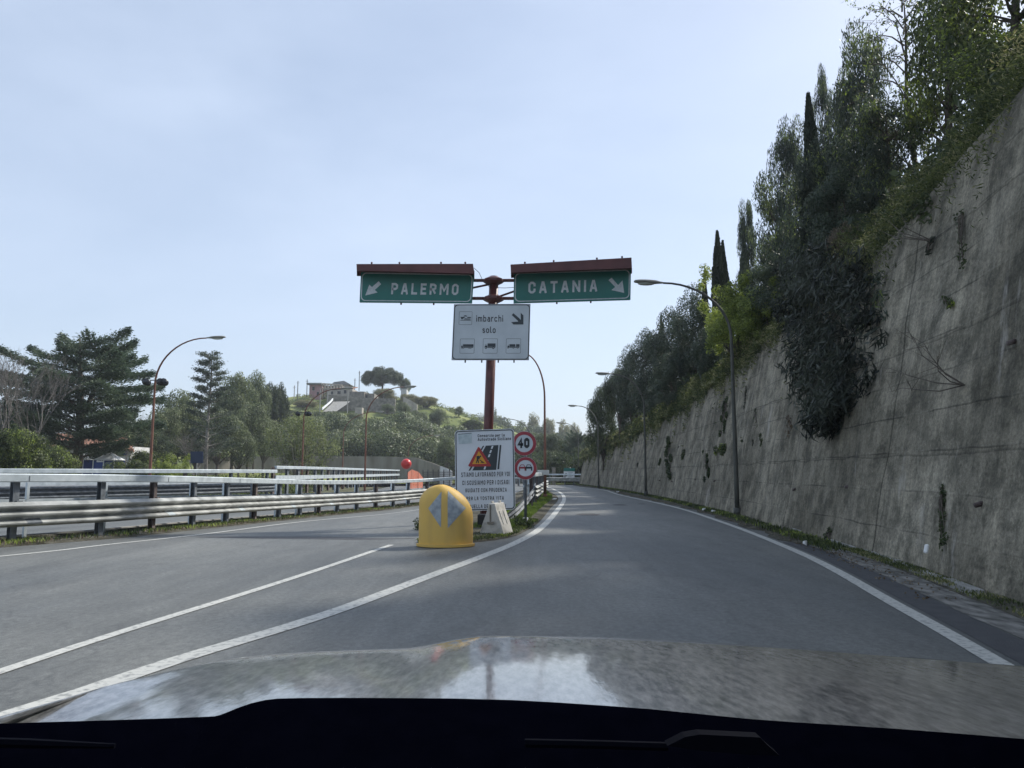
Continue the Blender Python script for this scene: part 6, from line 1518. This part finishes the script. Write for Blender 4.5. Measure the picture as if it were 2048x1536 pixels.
def grass(name, pts, size, lm, label, w_=0.10, spread=0.35):
    P = np.array(pts); n = len(P); A = rng.normal(size=(n, 3)) * spread; A[:, 2] = np.abs(A[:, 2]) + 1; A /= np.linalg.norm(A, axis=1, keepdims=True)
    P[:, 2] += size * 0.35; me = leafmesh(name, P, A, size, size * w_); o = link(name, me, LM[lm]); tag(o, label, 'grass', None, 'stuff'); return o
def band(n, path, d0, d1, dz, tuft=6.0, seed=1):
    r = np.random.default_rng(seed); out = []
    while len(out) < n:
        i = r.integers(0, len(path) - 1); q = path[i].lerp(path[i + 1], r.random()); t = (path[i + 1] - path[i]).normalized(); d = r.uniform(d0, d1)
        p = q + V((t.y, -t.x, 0)) * d
        if math.sin(p.x * 3.1 + p.y * tuft * 0.35) * math.sin(p.y * 1.7 + p.x * 2) + r.random() * 1.3 < 0.25: continue
        out.append((p.x, p.y, gz(p.x, p.y) + dz))
    return out
wallfoot = [V((wb(y), y, 0)) for y in np.arange(5, 91, 1.0)]
grass('verge_grass', band(9000, wallfoot[9:], -0.55, 0.02, 0.06, seed=3), 0.12, 'lime', 'low green weeds along the foot of the retaining wall', 0.25, 0.7)
grass('verge_grass', band(3200, wallfoot[:10], -0.30, 0.04, 0.11, seed=13), 0.05, 'grass', 'small dull weeds at the foot of the wall nearest the car', 0.3, 0.8)
grass('verge_grass', band(9000, RB, -0.35, 0.55, 0.04, seed=4), 0.13, 'lime', 'patchy green weeds under the near left guardrail', 0.22, 0.7)
grass('verge_grass', band(9000, RB, -0.3, 0.6, 0.04, seed=5), 0.09, 'dry', 'dry brown weeds under the near left guardrail', 0.2, 0.8)
isl_n = [p for p in isl_r if 15 < p.y < 60]
isl_f = [p for p in isl_r if 19.5 < p.y < 62]
grass('island_grass', band(15000, isl_f, -1.5, -0.35, 0.05, seed=6), 0.16, 'grassb', 'bright green grass on the island beside the curved line', 0.12, 0.5)
grass('island_grass', band(5000, [p for p in isl_r if p.y < 24], -0.9, -0.05, 0.03, seed=7), 0.10, 'lime', 'weeds around the yellow marker and concrete block', 0.25, 0.8)
# litter of leaves on the right verge
vp = [V((lr(y) + 0.35, y, 0)) for y in np.arange(9, 60, 0.5)]
P = np.array(band(3500, vp, -0.05, 0.75, 0.03, seed=8)); me = leafmesh('leaf_litter', P, unit(len(P)) * np.array([1, 1, 0.25]), 0.05, 0.03); o = link('leaf_litter', me, LM['dry']); tag(o, 'brown leaf litter between the edge line and the wall', 'leaves', None, 'stuff')
# weeds hugging the marker
for u, v, lab in ((842, 1060, 'small dark weed growing at the left side of the yellow marker'), (1042, 1058, 'weed tuft right of the concrete barrier block'), (852, 1040, 'upper small weed beside the yellow marker')):
    c = gnd(u, v); P, A = clumps([(0, 0, 0.10, 0.2, 0.2, 0.2), (0.2, 0.1, 0.08, 0.16, 0.16, 0.14), (-0.12, 0.2, 0.1, 0.12, 0.12, 0.25)], 4500, 0.8, 0.1); g = empty('weed', c, lab, 'weed', 'weeds on the island'); o = link('leaves', leafmesh('leaves', P, A, 0.09, 0.03), LM['oak'], g)

# low roadside planting beyond the second rail so the ground is not bare
rng = np.random.default_rng(31); random.seed(31); cl = []
while len(cl) < 420:
    Y = random.uniform(36, 110); u = random.uniform(-80, 620); x = (u - 1024) / F * Y
    if x > np.interp(Y, r2y, r2x) - 2.5: continue
    if 110 < u < 290 and 55 < Y < 80: continue
    q = random.uniform(0.35, 1.0); cl.append((x, Y, q * 0.7 - 0.3, q, q, q))
P, A = clumps(cl, 420, 0.6, 0.3); me = leafmesh('roadside_scrub', P, A, 0.16, 0.07); o = link('roadside_scrub', me, LM['lime']); tag(o, 'tangled low scrub behind the left guardrails', 'scrub', None, 'stuff')
rng = np.random.default_rng(33); cl = []
for i in range(170):
    Y = random.uniform(104, 118); u = random.uniform(1010, 1200); q = random.uniform(0.6, 1.6); cl.append(((u - 1024) / F * Y, Y, q * 0.9 + random.random() * 2, q, q, q))
P, A = clumps(cl, 130, 0.4, 0.4); me = leafmesh('roadside_scrub', P, A, 0.34, 0.16); o = link('roadside_scrub', me, LM['oak']); tag(o, 'dark undergrowth behind the rail of the far bend', 'scrub', None, 'stuff')

# ------------------------------------------------------------------ the car we look out of
car = empty('car', (0.38, 0.6, 0), 'silver grey car whose bonnet and black dashboard fill the bottom of the view', 'car')
pm_ = bpy.data.materials.new('silver_car_paint'); pm_.use_nodes = True; b = pm_.node_tree.nodes['Principled BSDF']
b.inputs['Base Color'].default_value = (0.20, 0.205, 0.195, 1); b.inputs['Metallic'].default_value = 0.5; b.inputs['Roughness'].default_value = 0.33
b.inputs['Coat Weight'].default_value = 1.0; b.inputs['Coat Roughness'].default_value = 0.02; b.inputs['Coat IOR'].default_value = 1.55
t = pm_.node_tree; nn = t.nodes.new('ShaderNodeTexNoise'); nn.inputs['Scale'].default_value = 26; nn.inputs['Detail'].default_value = 6; nn.inputs['Roughness'].default_value = 0.65; bp = t.nodes.new('ShaderNodeBump'); bp.inputs['Strength'].default_value = 0.12; bp.inputs['Distance'].default_value = 0.004
tcn = t.nodes.new('ShaderNodeTexCoord'); mpn = t.nodes.new('ShaderNodeMapping'); mpn.inputs['Scale'].default_value = (1, 0.28, 1); t.links.new(tcn.outputs['Object'], mpn.inputs['Vector']); t.links.new(mpn.outputs['Vector'], nn.inputs['Vector']); t.links.new(nn.outputs['Fac'], bp.inputs['Height']); t.links.new(bp.outputs['Normal'], b.inputs['Coat Normal'])
n2 = t.nodes.new('ShaderNodeTexNoise'); n2.inputs['Scale'].default_value = 60; n2.inputs['Detail'].default_value = 8; n2.inputs['Roughness'].default_value = 0.7; rr_ = t.nodes.new('ShaderNodeValToRGB'); rr_.color_ramp.elements[0].position = 0.38; rr_.color_ramp.elements[1].position = 0.66
rr_.color_ramp.elements[0].color = (0.075, 0.082, 0.088, 1); rr_.color_ramp.elements[1].color = (0.27, 0.275, 0.28, 1)  # stretched speckle paints dust and mottled tree reflections into the base colour
t.links.new(mpn.outputs['Vector'], n2.inputs['Vector']); t.links.new(n2.outputs['Fac'], rr_.inputs['Fac']); t.links.new(rr_.outputs['Color'], b.inputs['Base Color'])
sil = [(-70, 1466, 0.98), (0, 1441, 1.12), (130, 1402, 1.34), (250, 1366, 1.58), (400, 1330, 1.86), (500, 1313, 2.02), (620, 1303, 2.08), (740, 1298.5, 2.11), (830, 1294.5, 2.13), (885, 1284, 2.14), (960, 1272, 2.15), (1040, 1271, 2.16), (1200, 1274, 2.17), (1400, 1284, 2.16), (1600, 1297, 2.13), (1800, 1313, 2.08), (2048, 1333, 2.0), (2250, 1352, 1.88), (2380, 1375, 1.7)]
S = smooth_path([at(u, v, Y) for u, v, Y in sil], 0.06)
SL = 0.082; nr = 26; vs = []; ns = len(S)
for i, p in enumerate(S):
    f = i / (ns - 1)
    xr = max(-0.78, min(1.46, p.x * 1.0)); R0 = V((xr if p.x > -0.55 else -0.74 + 0.0 * f, 0.78, 0))
    for j in range(nr + 1):
        t_ = j / nr; x = R0.x + (p.x - R0.x) * t_; y = R0.y + (p.y - R0.y) * t_
        z = p.z + 0.105 * (p.y - y) - 0.025 * (p.y - y) ** 2
        e = max(0, (t_ - 0.93) / 0.07); 
        vs.append((x, y, z + 0.006 - 0.006 * e * e))
    nrm = V((p.x - 0.38, (p.y - 0.9) * 1.6, 0)); nrm = nrm.normalized()
    for dd, dz in ((0.015, -0.010), (0.035, -0.035), (0.05, -0.09), (0.07, -0.25), (0.08, -0.55), (0.05, -0.80)):
        vs.append((p.x + nrm.x * dd, p.y + nrm.y * dd, p.z + dz))
k = nr + 7
fs = [(i * k + j, (i + 1) * k + j, (i + 1) * k + j + 1, i * k + j + 1) for i in range(ns - 1) for j in range(k - 1)]
MB().add(vs, fs).build('bonnet', pm_, car, True, recalc=True)
# dashboard
dsh = [(-120, 1452, 0.74), (0, 1447, 0.78), (200, 1441, 0.82), (400, 1434, 0.86), (440, 1430, 0.87), (480, 1414, 0.88), (530, 1400, 0.89), (600, 1396, 0.90), (800, 1396, 0.92), (1024, 1400, 0.93), (1300, 1418, 0.92), (1500, 1438, 0.90), (1800, 1458, 0.86), (2048, 1478, 0.82), (2300, 1500, 0.76)]
Dp = smooth_path([at(u, v, Y) for u, v, Y in dsh], 0.05); vs = []
rows = [(0.0, -0.0), (-0.012, 0.002), (-0.10, -0.028), (-0.25, -0.065), (-0.40, -0.13), (-0.50, -0.30), (-0.5, -0.6)]
for p in Dp:
    vs.append((p.x, p.y + 0.03, p.z - 0.30)); vs.append((p.x, p.y + 0.012, p.z - 0.01))
    for dy, dz in rows: vs.append((p.x, p.y + dy, p.z + dz))
k = len(rows) + 2
MB().add(vs, [(i * k + j, (i + 1) * k + j, (i + 1) * k + j + 1, i * k + j + 1) for i in range(len(Dp) - 1) for j in range(k - 1)]).build('dashboard', M['dash'], car, True)
m_ = MB(); Yk = 0.62
pts = [at(u, v, Yk) for u, v in ((1335, 1492), (1370, 1474), (1400, 1469), (1520, 1475), (1535, 1490), (1560, 1512), (1500, 1510), (1400, 1502))]
m_.poly(pts, 0.012).build('display_hood', M['dashtrim'], car)
m_ = MB(); m_.tube([at(1050, 1486, 0.66), at(1200, 1489, 0.66), at(1335, 1493, 0.66)], 0.0035, 6).build('vent_edge', M['dashtrim'], car)
m_ = MB(); m_.tube([at(-40, 1484, 0.66), at(60, 1487, 0.66), at(230, 1492, 0.66)], [0.004, 0.004, 0.002], 6).build('trim_strip', M['dashtrim'], car)
for x in (-0.62, 1.38):
    cw = V((x, 1.75, 0.34)); wl = MB(); wl.tube([cw + V((-0.11, 0, 0)), cw + V((-0.09, 0, 0)), cw + V((0.09, 0, 0)), cw + V((0.11, 0, 0))], [0.30, 0.345, 0.345, 0.30], 28); w_ = wl.build('wheel', M['rubber'], car, True)
    MB().tube([cw + V((-0.115, 0, 0)), cw + V((0.115, 0, 0))], 0.2, 20).build('rim', M['alu'], w_)

# ------------------------------------------------------------------ haze
hm = bpy.data.materials.new('thin_haze'); hm.use_nodes = True; t = hm.node_tree
t.nodes.remove(t.nodes['Principled BSDF']); pv = t.nodes.new('ShaderNodeVolumePrincipled'); pv.inputs['Density'].default_value = 0.00045
pv.inputs['Color'].default_value = (0.86, 0.92, 1.0, 1); pv.inputs['Anisotropy'].default_value = 0.2
t.links.new(pv.outputs[0], t.nodes['Material Output'].inputs['Volume'])
o = MB().box((-250, 600, 34.2), (2540, 2440, 71.6)).build('haze', hm); o['kind'] = 'stuff'; o['label'] = 'thin pale haze in the air'
